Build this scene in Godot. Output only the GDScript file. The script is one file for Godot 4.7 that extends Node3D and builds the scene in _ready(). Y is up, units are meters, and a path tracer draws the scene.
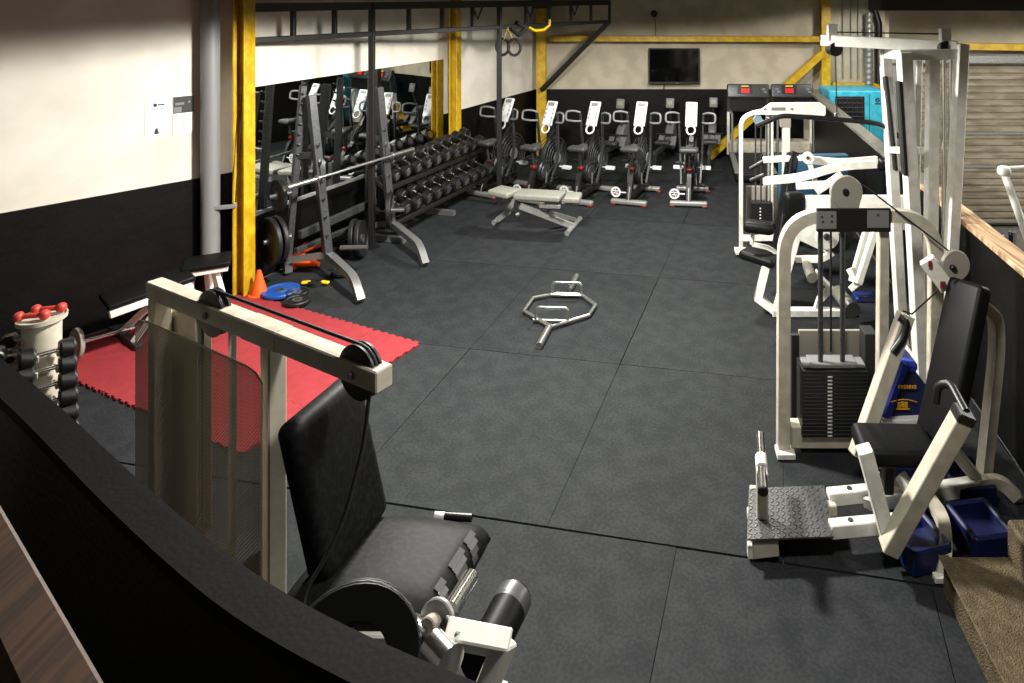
extends Node3D
# A gym hall seen from a landing behind a low parapet. Units are metres, y up.

var org := Vector3.ZERO
var mats := {}
var counts := {}

# ---------------------------------------------------------------- mesh helpers
func S() -> SurfaceTool:
	var s := SurfaceTool.new()
	s.begin(Mesh.PRIMITIVE_TRIANGLES)
	return s

func tri(s: SurfaceTool, a: Vector3, b: Vector3, c: Vector3, out: Vector3) -> void:
	if (b - a).cross(c - a).dot(out) > 0.0:
		var t := b
		b = c
		c = t
	s.add_vertex(a - org)
	s.add_vertex(b - org)
	s.add_vertex(c - org)

func quad(s: SurfaceTool, a: Vector3, b: Vector3, c: Vector3, d: Vector3, out: Vector3) -> void:
	tri(s, a, b, c, out)
	tri(s, a, c, d, out)

# chamfered box in the frame xf
func box(s: SurfaceTool, xf: Transform3D, size: Vector3, ch := 0.004) -> void:
	s.set_smooth_group(-1)
	var h := size / 2.0
	var c := minf(ch, minf(h.x, minf(h.y, h.z)) * 0.6)
	var pt := func(ax: int, sx: float, sy: float, sz: float) -> Vector3:
		var p := Vector3(sx * (h.x - c), sy * (h.y - c), sz * (h.z - c))
		if ax == 0: p.x = sx * h.x
		elif ax == 1: p.y = sy * h.y
		else: p.z = sz * h.z
		return xf * p
	for g in [-1.0, 1.0]:
		quad(s, pt.call(0, g, -1, -1), pt.call(0, g, 1, -1), pt.call(0, g, 1, 1), pt.call(0, g, -1, 1), xf.basis.x * g)
		quad(s, pt.call(1, -1, g, -1), pt.call(1, 1, g, -1), pt.call(1, 1, g, 1), pt.call(1, -1, g, 1), xf.basis.y * g)
		quad(s, pt.call(2, -1, -1, g), pt.call(2, 1, -1, g), pt.call(2, 1, 1, g), pt.call(2, -1, 1, g), xf.basis.z * g)
		for k in [-1.0, 1.0]:
			quad(s, pt.call(0, g, k, -1), pt.call(0, g, k, 1), pt.call(1, g, k, 1), pt.call(1, g, k, -1), xf.basis.x * g + xf.basis.y * k)
			quad(s, pt.call(0, g, -1, k), pt.call(0, g, 1, k), pt.call(2, g, 1, k), pt.call(2, g, -1, k), xf.basis.x * g + xf.basis.z * k)
			quad(s, pt.call(1, -1, g, k), pt.call(1, 1, g, k), pt.call(2, 1, g, k), pt.call(2, -1, g, k), xf.basis.y * g + xf.basis.z * k)
			for m in [-1.0, 1.0]:
				tri(s, pt.call(0, g, k, m), pt.call(1, g, k, m), pt.call(2, g, k, m), xf.basis * Vector3(g, k, m))

func at(p: Vector3, turn := 0.0) -> Transform3D:
	return Transform3D(Basis(Vector3.UP, turn), p)

func cube(s: SurfaceTool, p: Vector3, size: Vector3, turn := 0.0, ch := 0.004) -> void:
	box(s, at(p, turn), size, ch)

func frame(a: Vector3, b: Vector3, up: Vector3) -> Transform3D:
	# z runs from a to b, y as close to up as it can be
	var z := (b - a).normalized()
	if absf(z.dot(up.normalized())) > 0.97:
		up = Vector3(0.0, 0.0, 1.0) if absf(z.z) < 0.7 else Vector3(1.0, 0.0, 0.0)
	var x := up.cross(z).normalized()
	return Transform3D(Basis(x, z.cross(x), z), (a + b) / 2.0)

# straight box section from a to b, w across and h along up
func bar(s: SurfaceTool, a: Vector3, b: Vector3, w: float, h: float, up := Vector3.UP, ch := 0.005) -> void:
	box(s, frame(a, b, up), Vector3(w, h, a.distance_to(b)), ch)

# rounded cushion
func pad(s: SurfaceTool, xf: Transform3D, size: Vector3, r: float) -> void:
	s.set_smooth_group(1)
	var h := size / 2.0
	r = minf(r, minf(h.x, minf(h.y, h.z)) * 0.98)
	var steps := func(e: float) -> Array:
		return [-e, -e + r * 0.25, -e + r * 0.6, -e + r, e - r, e - r * 0.6, e - r * 0.25, e]
	for ax in 3:
		var bx := (ax + 1) % 3
		var cx := (ax + 2) % 3
		var us: Array = steps.call(h[bx])
		var vs: Array = steps.call(h[cx])
		for g in [-1.0, 1.0]:
			for i in us.size() - 1:
				for j in vs.size() - 1:
					var ps := []
					for q in [[0, 0], [1, 0], [1, 1], [0, 1]]:
						var p := Vector3.ZERO
						p[ax] = g * h[ax]
						p[bx] = us[i + q[0]]
						p[cx] = vs[j + q[1]]
						var inner := p.clamp(-h + Vector3.ONE * r, h - Vector3.ONE * r)
						ps.append(xf * (inner + (p - inner).normalized() * r))
					var o := Vector3.ZERO
					o[ax] = g
					quad(s, ps[0], ps[1], ps[2], ps[3], (ps[0] + ps[2]) / 2.0 - xf.origin + xf.basis * o * 0.2)

func cushion(s: SurfaceTool, a: Vector3, b: Vector3, w: float, h: float, up := Vector3.UP, r := 0.03) -> void:
	pad(s, frame(a, b, up), Vector3(w, h, a.distance_to(b)), r)

# rounds the corners of a polyline
func bend(pts: Array, rad: float, n := 5) -> Array:
	var o := [pts[0]]
	for i in range(1, pts.size() - 1):
		var p: Vector3 = pts[i]
		var a: Vector3 = pts[i - 1]
		var c: Vector3 = pts[i + 1]
		var r := minf(rad, minf(p.distance_to(a), p.distance_to(c)) * 0.49)
		var p0 := p + (a - p).normalized() * r
		var p1 := p + (c - p).normalized() * r
		for k in n + 1:
			var t := float(k) / n
			o.append(p0.lerp(p, t).lerp(p.lerp(p1, t), t))
	o.append(pts[-1])
	return o

# swept round tube
func tube(s: SurfaceTool, pts: Array, r: float, sides := 10, cap := true) -> void:
	var rings := []
	var n := Vector3.ZERO
	for i in pts.size():
		var d: Vector3
		if i == 0: d = pts[1] - pts[0]
		elif i == pts.size() - 1: d = pts[i] - pts[i - 1]
		else: d = (pts[i + 1] - pts[i]).normalized() + (pts[i] - pts[i - 1]).normalized()
		d = d.normalized()
		if i == 0:
			n = d.cross(Vector3.UP if absf(d.y) < 0.9 else Vector3.RIGHT).normalized()
		n = (n - d * n.dot(d)).normalized()
		var m := d.cross(n)
		var ring := []
		for k in sides:
			var t := TAU * k / sides
			ring.append(pts[i] + (n * cos(t) + m * sin(t)) * r)
		rings.append(ring)
	s.set_smooth_group(3)
	for i in pts.size() - 1:
		var mid: Vector3 = (pts[i] + pts[i + 1]) / 2.0
		for k in sides:
			var j := (k + 1) % sides
			quad(s, rings[i][k], rings[i][j], rings[i + 1][j], rings[i + 1][k], (rings[i][k] + rings[i + 1][j]) / 2.0 - mid)
	if cap:
		s.set_smooth_group(-1)
		for e in [0, pts.size() - 1]:
			var out: Vector3 = pts[0] - pts[1] if e == 0 else pts[e] - pts[e - 1]
			for k in range(1, sides - 1):
				tri(s, rings[e][0], rings[e][k], rings[e][k + 1], out)

# swept box section; side is the width direction, held fixed along the path
func strip(s: SurfaceTool, pts: Array, w: float, h: float, side: Vector3) -> void:
	side = side.normalized()
	var rings := []
	for i in pts.size():
		var d0: Vector3 = (pts[mini(i + 1, pts.size() - 1)] - pts[mini(i, pts.size() - 2)]).normalized()
		var d1: Vector3 = (pts[maxi(i, 1)] - pts[maxi(i - 1, 0)]).normalized()
		var n0 := side.cross(d0).normalized()
		var n1 := side.cross(d1).normalized()
		var n := (n0 + n1).normalized()
		n = n / maxf(n.dot(n0), 0.4)
		var p: Vector3 = pts[i]
		rings.append([p + side * w / 2 + n * h / 2, p - side * w / 2 + n * h / 2, p - side * w / 2 - n * h / 2, p + side * w / 2 - n * h / 2])
	for k in 4:
		s.set_smooth_group(4 + k)
		var j := (k + 1) % 4
		for i in pts.size() - 1:
			var mid: Vector3 = (pts[i] + pts[i + 1]) / 2.0
			quad(s, rings[i][k], rings[i][j], rings[i + 1][j], rings[i + 1][k], (rings[i][k] + rings[i][j] + rings[i + 1][j] + rings[i + 1][k]) / 4.0 - mid)
	s.set_smooth_group(-1)
	quad(s, rings[0][0], rings[0][1], rings[0][2], rings[0][3], pts[0] - pts[1])
	quad(s, rings[-1][0], rings[-1][1], rings[-1][2], rings[-1][3], pts[-1] - pts[-2])

# profile of (radius, distance along the axis) turned round the axis from p
func lathe(s: SurfaceTool, prof: Array, p: Vector3, axis := Vector3.UP, seg := 20) -> void:
	axis = axis.normalized()
	var n := axis.cross(Vector3.UP if absf(axis.y) < 0.9 else Vector3.RIGHT).normalized()
	var m := axis.cross(n)
	for i in prof.size() - 1:
		s.set_smooth_group(8 + i % 20)
		var a: Vector2 = prof[i]
		var b: Vector2 = prof[i + 1]
		var tang := b - a
		for k in seg:
			var t0 := TAU * k / seg
			var t1 := TAU * (k + 1) / seg
			var d0 := n * cos(t0) + m * sin(t0)
			var d1 := n * cos(t1) + m * sin(t1)
			# outline runs so that the outside lies to its right
			var out := (d0 + d1).normalized() * tang.y - axis * tang.x
			var q := [p + axis * a.y + d0 * a.x, p + axis * a.y + d1 * a.x, p + axis * b.y + d1 * b.x, p + axis * b.y + d0 * b.x]
			if a.x > 1e-5:
				tri(s, q[0], q[1], q[2], out)
			if b.x > 1e-5:
				tri(s, q[0], q[2], q[3], out)

func disc(s: SurfaceTool, p: Vector3, axis: Vector3, r: float, t: float, seg := 20, ch := 0.004) -> void:
	lathe(s, [Vector2(0, -t / 2), Vector2(r - ch, -t / 2), Vector2(r, -t / 2 + ch), Vector2(r, t / 2 - ch), Vector2(r - ch, t / 2), Vector2(0, t / 2)], p, axis, seg)

# polygon in the frame's xy plane, pulled out along its z by depth
func prism(s: SurfaceTool, poly: PackedVector2Array, depth: float, xf: Transform3D) -> void:
	s.set_smooth_group(-1)
	var ids := Geometry2D.triangulate_polygon(poly)
	var c := Vector2.ZERO
	for q in poly: c += q / poly.size()
	for e in [-0.5, 0.5]:
		for i in range(0, ids.size(), 3):
			var t := []
			for k in 3:
				var q := poly[ids[i + k]]
				t.append(xf * Vector3(q.x, q.y, depth * e))
			tri(s, t[0], t[1], t[2], xf.basis.z * e)
	var turn := -1.0 if Geometry2D.is_polygon_clockwise(poly) else 1.0
	for i in poly.size():
		var a := poly[i]
		var b := poly[(i + 1) % poly.size()]
		var d := (b - a) * turn
		quad(s, xf * Vector3(a.x, a.y, -depth / 2), xf * Vector3(b.x, b.y, -depth / 2), xf * Vector3(b.x, b.y, depth / 2), xf * Vector3(a.x, a.y, depth / 2), xf.basis * Vector3(d.y, -d.x, 0))

# polygon given by points of one plane, thickened by depth along that plane's normal
func slab(s: SurfaceTool, pts: Array, depth: float) -> void:
	var x: Vector3 = (pts[1] - pts[0]).normalized()
	var z: Vector3 = x.cross(pts[-1] - pts[0]).normalized()
	var xf := Transform3D(Basis(x, z.cross(x), z), pts[0])
	var poly := PackedVector2Array()
	for p in pts:
		var q: Vector3 = xf.affine_inverse() * p
		poly.append(Vector2(q.x, q.y))
	prism(s, poly, depth, xf)

# ---------------------------------------------------------------- objects
func numbered(called: String, parent: Node) -> String:
	var key := str(parent.get_instance_id()) + called
	var n: int = counts.get(key, 0)
	counts[key] = n + 1
	return called if n == 0 else "%s_%03d" % [called, n]

func obj(called: String, s: SurfaceTool, m: Material, parent: Node = self) -> MeshInstance3D:
	s.generate_normals()
	return inst(called, s.commit(), m, parent)

func inst(called: String, mesh: Mesh, m: Material, parent: Node = self) -> MeshInstance3D:
	var o := MeshInstance3D.new()
	o.name = numbered(called, parent)
	o.mesh = mesh
	o.material_override = m
	o.cast_shadow = GeometryInstance3D.SHADOW_CASTING_SETTING_ON
	parent.add_child(o, true)
	return o

func tag(o: Node, label: String, category: String, group := "") -> void:
	o.set_meta("label", label)
	o.set_meta("category", category)
	if group: o.set_meta("group", group)

func thing(called: String, label: String, category: String, p := Vector3.ZERO, group := "") -> Node3D:
	var o := Node3D.new()
	o.name = numbered(called, self)
	add_child(o, true)
	o.position = p
	org = p
	tag(o, label, category, group)
	return o

func copy(o: Node3D, p: Vector3, turn: float, label := "", scl := 1.0) -> Node3D:
	var c: Node3D = o.duplicate()
	c.name = numbered(String(o.name), self)
	add_child(c, true)
	c.position = p
	c.rotation.y = turn
	if scl != 1.0: c.scale = Vector3.ONE * scl
	if label: c.set_meta("label", label)
	return c

func structure(o: Node) -> Node:
	o.set_meta("kind", "structure")
	return o

# ---------------------------------------------------------------- materials
func noise_image(sd: int, freq: float, size: int, octaves := 4) -> Image:
	var n := FastNoiseLite.new()
	n.seed = sd
	n.noise_type = FastNoiseLite.TYPE_SIMPLEX_SMOOTH
	n.frequency = freq
	n.fractal_octaves = octaves
	return n.get_seamless_image(size, size)

func tinted(im: Image, c0: Color, c1: Color, lo := 0.25, hi := 0.75) -> ImageTexture:
	var w := im.get_width()
	var o := Image.create(w, w, false, Image.FORMAT_RGB8)
	for y in w:
		for x in w:
			o.set_pixel(x, y, c0.lerp(c1, smoothstep(lo, hi, im.get_pixel(x, y).r)))
	return ImageTexture.create_from_image(o)

func relief(im: Image, amount: float) -> ImageTexture:
	var o: Image = im.duplicate()
	o.convert(Image.FORMAT_RGBA8)
	o.bump_map_to_normal_map(amount)
	return ImageTexture.create_from_image(o)

func M(key: String, c: Color, rough := 0.5, metal := 0.0, spec := 0.5) -> StandardMaterial3D:
	var m := StandardMaterial3D.new()
	m.albedo_color = c
	m.roughness = rough
	m.metallic = metal
	m.metallic_specular = spec
	m.cull_mode = BaseMaterial3D.CULL_DISABLED
	mats[key] = m
	return m

# colour grain (and relief) in world or object axes, repeated every 1/scale metres
func grain(m: StandardMaterial3D, tex: Texture2D, scl: Vector3, nrm: Texture2D = null, depth := 0.3, world := true) -> void:
	m.albedo_texture = tex
	m.uv1_triplanar = true
	m.uv1_world_triplanar = world
	m.uv1_scale = scl
	if nrm:
		m.normal_enabled = true
		m.normal_texture = nrm
		m.normal_scale = depth

func make_materials() -> void:
	var fine := noise_image(3, 0.16, 256, 3)
	var coarse := noise_image(11, 0.018, 256, 5)
	var mid := noise_image(19, 0.05, 256, 4)
	var mix := Image.create(256, 256, false, Image.FORMAT_RGB8)
	for y in 256:
		for x in 256:
			var v := fine.get_pixel(x, y).r * 0.6 + coarse.get_pixel(x, y).r * 0.4
			mix.set_pixel(x, y, Color(v, v, v))
	for k in 3:
		var g := 0.006 * k
		var m := M("rubber%d" % k, Color.WHITE, 0.75, 0.0, 0.22)
		grain(m, tinted(mix, Color(0.120 + g, 0.129 + g, 0.134 + g), Color(0.166 + g, 0.173 + g, 0.178 + g)), Vector3.ONE * (0.9 + 0.1 * k), relief(fine, 1.0), 0.12)
		m.uv1_offset = Vector3(0.31 * k, 0.17 * k, 0.43 * k)
	grain(M("cream_wall", Color.WHITE, 0.75), tinted(coarse, Color(0.81, 0.785, 0.735), Color(0.86, 0.84, 0.79)), Vector3.ONE * 0.4, relief(mid, 1.0), 0.2)
	grain(M("back_wall", Color.WHITE, 0.75), tinted(coarse, Color(0.67, 0.63, 0.55), Color(0.73, 0.69, 0.61)), Vector3.ONE * 0.4, relief(mid, 1.0), 0.2)
	grain(M("black_wall", Color.WHITE, 0.42, 0.0, 0.3), tinted(mix, Color(0.035, 0.033, 0.036), Color(0.068, 0.064, 0.065)), Vector3.ONE * 0.7, relief(mid, 2.0), 0.15)
	grain(M("parapet_black", Color.WHITE, 0.6, 0.0, 0.4), tinted(mix, Color(0.03, 0.028, 0.028), Color(0.055, 0.052, 0.05)), Vector3(1.5, 1.5, 1.5), relief(fine, 2.0), 0.2)
	grain(M("parapet_cap", Color.WHITE, 0.7, 0.0, 0.25), tinted(mix, Color(0.03, 0.027, 0.025), Color(0.062, 0.056, 0.052)), Vector3(2.5, 2.5, 2.5), relief(fine, 1.0), 0.15)
	grain(M("ceiling", Color.WHITE, 0.9), tinted(coarse, Color(0.52, 0.51, 0.49), Color(0.60, 0.59, 0.56)), Vector3.ONE * 0.4)
	grain(M("concrete", Color.WHITE, 0.9), tinted(mix, Color(0.32, 0.31, 0.30), Color(0.42, 0.41, 0.39)), Vector3.ONE * 0.6)
	grain(M("red_foam", Color.WHITE, 0.72, 0.0, 0.4), tinted(mix, Color(0.50, 0.145, 0.165), Color(0.555, 0.172, 0.187)), Vector3.ONE * 1.6, relief(fine, 1.0), 0.12)
	grain(M("white_steel", Color.WHITE, 0.4, 0.0, 0.5), tinted(coarse, Color(0.82, 0.81, 0.775), Color(0.88, 0.872, 0.84)), Vector3.ONE * 1.7)
	grain(M("cream_steel", Color.WHITE, 0.45, 0.0, 0.5), tinted(coarse, Color(0.66, 0.63, 0.565), Color(0.72, 0.695, 0.63)), Vector3.ONE * 1.7)
	grain(M("yellow", Color.WHITE, 0.45), tinted(coarse, Color(0.70, 0.55, 0.07), Color(0.78, 0.64, 0.11)), Vector3.ONE * 1.5)
	grain(M("leather", Color.WHITE, 0.48, 0.0, 0.25), tinted(mid, Color(0.04, 0.042, 0.046), Color(0.07, 0.073, 0.078)), Vector3.ONE * 3.0, relief(fine, 1.5), 0.08)
	grain(M("worn_leather", Color.WHITE, 0.55, 0.0, 0.2), tinted(mid, Color(0.075, 0.076, 0.08), Color(0.13, 0.131, 0.135), 0.3, 0.85), Vector3(2.0, 2.0, 3.0), relief(mid, 2.0), 0.1)
	grain(M("dark_metal", Color.WHITE, 0.42, 0.55), tinted(mid, Color(0.23, 0.235, 0.245), Color(0.31, 0.315, 0.32)), Vector3.ONE * 3.0)
	grain(M("silver_paint", Color.WHITE, 0.4, 0.35), tinted(mid, Color(0.50, 0.50, 0.49), Color(0.58, 0.58, 0.565)), Vector3.ONE * 3.0)
	grain(M("iron", Color.WHITE, 0.5, 0.15), tinted(mid, Color(0.045, 0.045, 0.05), Color(0.09, 0.09, 0.095)), Vector3.ONE * 6.0, relief(fine, 2.0), 0.3)
	grain(M("bench_vinyl", Color.WHITE, 0.5), tinted(mid, Color(0.46, 0.455, 0.42), Color(0.53, 0.525, 0.485)), Vector3.ONE * 3.0)
	grain(M("carpet", Color.WHITE, 0.95, 0.0, 0.1), tinted(mix, Color(0.31, 0.27, 0.215), Color(0.42, 0.375, 0.30)), Vector3.ONE * 2.5, relief(fine, 6.0), 0.8)
	var wood := Image.create(256, 256, false, Image.FORMAT_RGB8)
	for y in 256:
		for x in 256:
			var g: float = mid.get_pixel((x * 1) % 256, (y / 10) % 256).r * 0.5 + coarse.get_pixel(x, (y / 3) % 256).r * 0.5
			wood.set_pixel(x, y, Color(g, g, g))
	grain(M("raw_wood", Color.WHITE, 0.7), tinted(wood, Color(0.56, 0.41, 0.28), Color(0.84, 0.74, 0.60)), Vector3(6.0, 1.0, 1.0))
	grain(M("brown_wood", Color.WHITE, 0.7), tinted(wood, Color(0.22, 0.135, 0.075), Color(0.36, 0.24, 0.145)), Vector3(6.0, 2.0, 1.5))
	grain(M("shutter", Color.WHITE, 0.38, 0.3), tinted(coarse, Color(0.50, 0.465, 0.40), Color(0.62, 0.58, 0.51)), Vector3(0.5, 2.0, 0.5))
	grain(M("cyan_paint", Color.WHITE, 0.4), tinted(coarse, Color(0.22, 0.68, 0.79), Color(0.30, 0.76, 0.86)), Vector3.ONE)
	grain(M("grey_board", Color.WHITE, 0.5), tinted(mix, Color(0.16, 0.155, 0.15), Color(0.23, 0.22, 0.21)), Vector3.ONE)
	grain(M("cap_grey", Color.WHITE, 0.6), tinted(mix, Color(0.36, 0.35, 0.32), Color(0.45, 0.44, 0.40)), Vector3.ONE * 2.0)
	M("cap_blue", Color(0.42, 0.52, 0.58), 0.5)
	M("blue_bright", Color(0.11, 0.21, 0.62), 0.4)
	M("blue_block", Color(0.045, 0.09, 0.27), 0.45)
	M("blue_dark", Color(0.035, 0.07, 0.24), 0.45)
	M("tape_grey", Color(0.27, 0.27, 0.275), 0.4)
	M("tread_steel", Color(0.34, 0.34, 0.345), 0.42, 0.5)
	M("black_plastic", Color(0.06, 0.06, 0.063), 0.42)
	M("black_matt", Color(0.045, 0.045, 0.048), 0.7)
	M("rig_black", Color(0.075, 0.07, 0.068), 0.5)
	M("chrome", Color(0.83, 0.83, 0.82), 0.16, 1.0)
	M("steel_rod", Color(0.62, 0.62, 0.61), 0.28, 0.9)
	M("worn_chrome", Color(0.66, 0.66, 0.645), 0.3, 0.9)
	M("pipe_grey", Color(0.46, 0.46, 0.46), 0.5)
	M("grey_plastic", Color(0.42, 0.42, 0.42), 0.5)
	M("pulley_grey", Color(0.56, 0.53, 0.49), 0.5)
	M("mirror", Color(0.86, 0.87, 0.87), 0.015, 1.0)
	M("screen", Color(0.012, 0.012, 0.015), 0.08)
	M("blue_plastic", Color(0.065, 0.13, 0.38), 0.42)
	M("foot_silver", Color(0.50, 0.50, 0.50), 0.35, 0.6)
	M("blue_plate", Color(0.07, 0.27, 0.55), 0.45)
	M("blue_mat", Color(0.12, 0.30, 0.40), 0.6)
	M("orange", Color(0.92, 0.33, 0.08), 0.5)
	M("red_plastic", Color(0.42, 0.06, 0.05), 0.45)
	M("pink_vinyl", Color(0.68, 0.20, 0.17), 0.5)
	M("yellow_print", Color(0.80, 0.58, 0.08), 0.55)
	M("strap_yellow", Color(0.86, 0.72, 0.10), 0.6)
	M("white_panel", Color(0.82, 0.83, 0.83), 0.3)
	M("console_white", Color(0.78, 0.79, 0.80), 0.27, 0.0, 0.9)
	M("paper", Color(0.90, 0.90, 0.89), 0.6)
	M("print_dark", Color(0.16, 0.16, 0.165), 0.6)
	M("print_grey", Color(0.45, 0.45, 0.45), 0.6)
	M("rust", Color(0.38, 0.12, 0.09), 0.7)
	M("grey_saddle", Color(0.22, 0.22, 0.22), 0.5)
	M("mesh_seat", Color(0.22, 0.22, 0.225), 0.5)
	var led: StandardMaterial3D = M("led", Color(0.3, 0.01, 0.01), 0.4)
	led.emission_enabled = true
	led.emission = Color(1.0, 0.05, 0.04)
	led.emission_energy_multiplier = 1.2
	var bulb: StandardMaterial3D = M("bulb", Color(1, 1, 1), 0.5)
	bulb.emission_enabled = true
	bulb.emission = Color(1.0, 0.96, 0.88)
	bulb.emission_energy_multiplier = 4.0
	# perforated steel sheet: round holes cut through
	var hole := Image.create(32, 32, false, Image.FORMAT_RGBA8)
	for y in 32:
		for x in 32:
			var d0 := Vector2(x - 7.5, y - 7.5).length()
			var d1 := Vector2(x - 23.5, y - 23.5).length()
			hole.set_pixel(x, y, Color(1, 1, 1, 0.0 if minf(d0, d1) < 8.6 else 1.0))
	var pf: StandardMaterial3D = M("perforated", Color(0.62, 0.57, 0.49), 0.5, 0.1)
	pf.albedo_texture = ImageTexture.create_from_image(hole)
	pf.transparency = BaseMaterial3D.TRANSPARENCY_ALPHA_SCISSOR
	pf.alpha_scissor_threshold = 0.5
	pf.uv1_triplanar = true
	pf.uv1_scale = Vector3.ONE * 64.0

# ---------------------------------------------------------------- the scene
func _ready() -> void:
	# camera: level, the lens shifted down and to the left
	var cam := Camera3D.new()
	cam.name = "camera"
	var near := 0.05
	cam.set_frustum(683.0 / 700.0 * near, Vector2((512.0 - 650.0) / 700.0 * near, -(341.5 + 5.0) / 700.0 * near), near, 100.0)
	cam.position = Vector3(0, 2.8, 0)
	add_child(cam)
	cam.current = true
	var env := Environment.new()
	env.background_mode = Environment.BG_COLOR
	env.background_color = Color(0.02, 0.02, 0.022)
	env.tonemap_mode = Environment.TONE_MAPPER_LINEAR
	env.tonemap_exposure = 1.0
	env.sdfgi_enabled = true
	env.ssao_enabled = true
	env.ssil_enabled = true
	var we := WorldEnvironment.new()
	we.name = "environment"
	we.environment = env
	add_child(we)
	make_materials()
	# hooded high-bay lamps hanging from the roof, above the picture
	high_bay(Vector3(-1.1, 2.98, -5.1), 84.0, 35.0, "hooded high-bay lamp hanging above the middle of the gym floor")
	high_bay(Vector3(0.3, 2.98, -8.3), 82.0, 16.0, "hooded high-bay lamp hanging above the grey bench and the bikes")
	high_bay(Vector3(3.7, 2.98, -10.4), 80.0, 5.0, "hooded high-bay lamp hanging above the blue cabinet")
	high_bay(Vector3(0.5, 2.98, -2.3), 78.0, 5.5, "hooded high-bay lamp hanging above the weight machines")
	high_bay(Vector3(4.7, 2.98, -5.6), 81.0, 14.0, "hooded high-bay lamp hanging beyond the black partition")
	setting()
	left_side()
	back_side()
	middle()
	right_side()
	foreground()

func high_bay(p: Vector3, angle: float, power: float, label: String) -> void:
	var t := thing("high_bay_lamp", label, "lamp", p, "hooded lamps under the roof")
	var s := S()
	lathe(s, [Vector2(0.24, 0.0), Vector2(0.22, 0.12), Vector2(0.12, 0.26), Vector2(0.07, 0.30), Vector2(0.07, 0.42), Vector2(0.0, 0.42)], p, Vector3.UP, 28)
	lathe(s, [Vector2(0.0, 0.29), Vector2(0.11, 0.25), Vector2(0.21, 0.12), Vector2(0.23, 0.0), Vector2(0.24, 0.0)], p, Vector3.UP, 28)
	obj("hood", s, mats.pipe_grey, t)
	s = S()
	tube(s, [p + Vector3(0, 0.42, 0), Vector3(p.x, 5.2, p.z)], 0.012, 8)
	obj("hanging_rod", s, mats.black_matt, t)
	s = S()
	lathe(s, [Vector2(0, 0.04), Vector2(0.05, 0.05), Vector2(0.07, 0.10), Vector2(0.05, 0.17), Vector2(0.025, 0.22), Vector2(0.0, 0.22)], p, Vector3.UP, 16)
	obj("lamp_bulb", s, mats.bulb, t)
	var l := SpotLight3D.new()
	l.name = "lamp_light"
	l.spot_angle = angle
	l.spot_angle_attenuation = 0.13
	l.spot_range = 30.0
	l.spot_attenuation = 2.0
	l.light_energy = power
	l.light_color = Color(1.0, 0.99, 0.96)
	l.light_size = 0.16
	l.shadow_enabled = true
	l.rotation.x = -PI / 2
	l.position = Vector3(0, 0.0, 0)
	t.add_child(l)
	org = Vector3.ZERO

func wall_piece(s: SurfaceTool, a: Vector2, b: Vector2, y0: float, y1: float, thick: float, off := 0.0) -> void:
	# a to b on the inner face (x, z); the room lies to the right of a -> b; off moves the face into the room
	var d := (b - a).normalized()
	var inward := Vector2(-d.y, d.x)
	var m := (a + b) / 2.0 + inward * (off - thick / 2.0)
	var bas := Basis(Vector3(d.x, 0, d.y), Vector3.UP, Vector3(d.x, 0, d.y).cross(Vector3.UP))
	box(s, Transform3D(bas, Vector3(m.x, (y0 + y1) / 2, m.y)), Vector3(a.distance_to(b), y1 - y0, thick), 0.0)

func i_beam(s: SurfaceTool, a: Vector3, b: Vector3, w: float, d: float, turn: float) -> void:
	var up := Vector3(sin(turn), 0, cos(turn))
	bar(s, a, b, 0.014, d - 0.02, up, 0.001)
	for g in [-1, 1]:
		bar(s, a + up * g * (d / 2 - 0.009), b + up * g * (d / 2 - 0.009), w, 0.018, up, 0.003)

const L0 := Vector2(-6.45, 3.0)
const L1 := Vector2(-6.45, -3.63)
const L2 := Vector2(-3.97, -6.64)
const L3 := Vector2(-2.04, -12.5)
const R3 := Vector2(8.0, -12.5)
const R0 := Vector2(8.0, 3.0)

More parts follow.
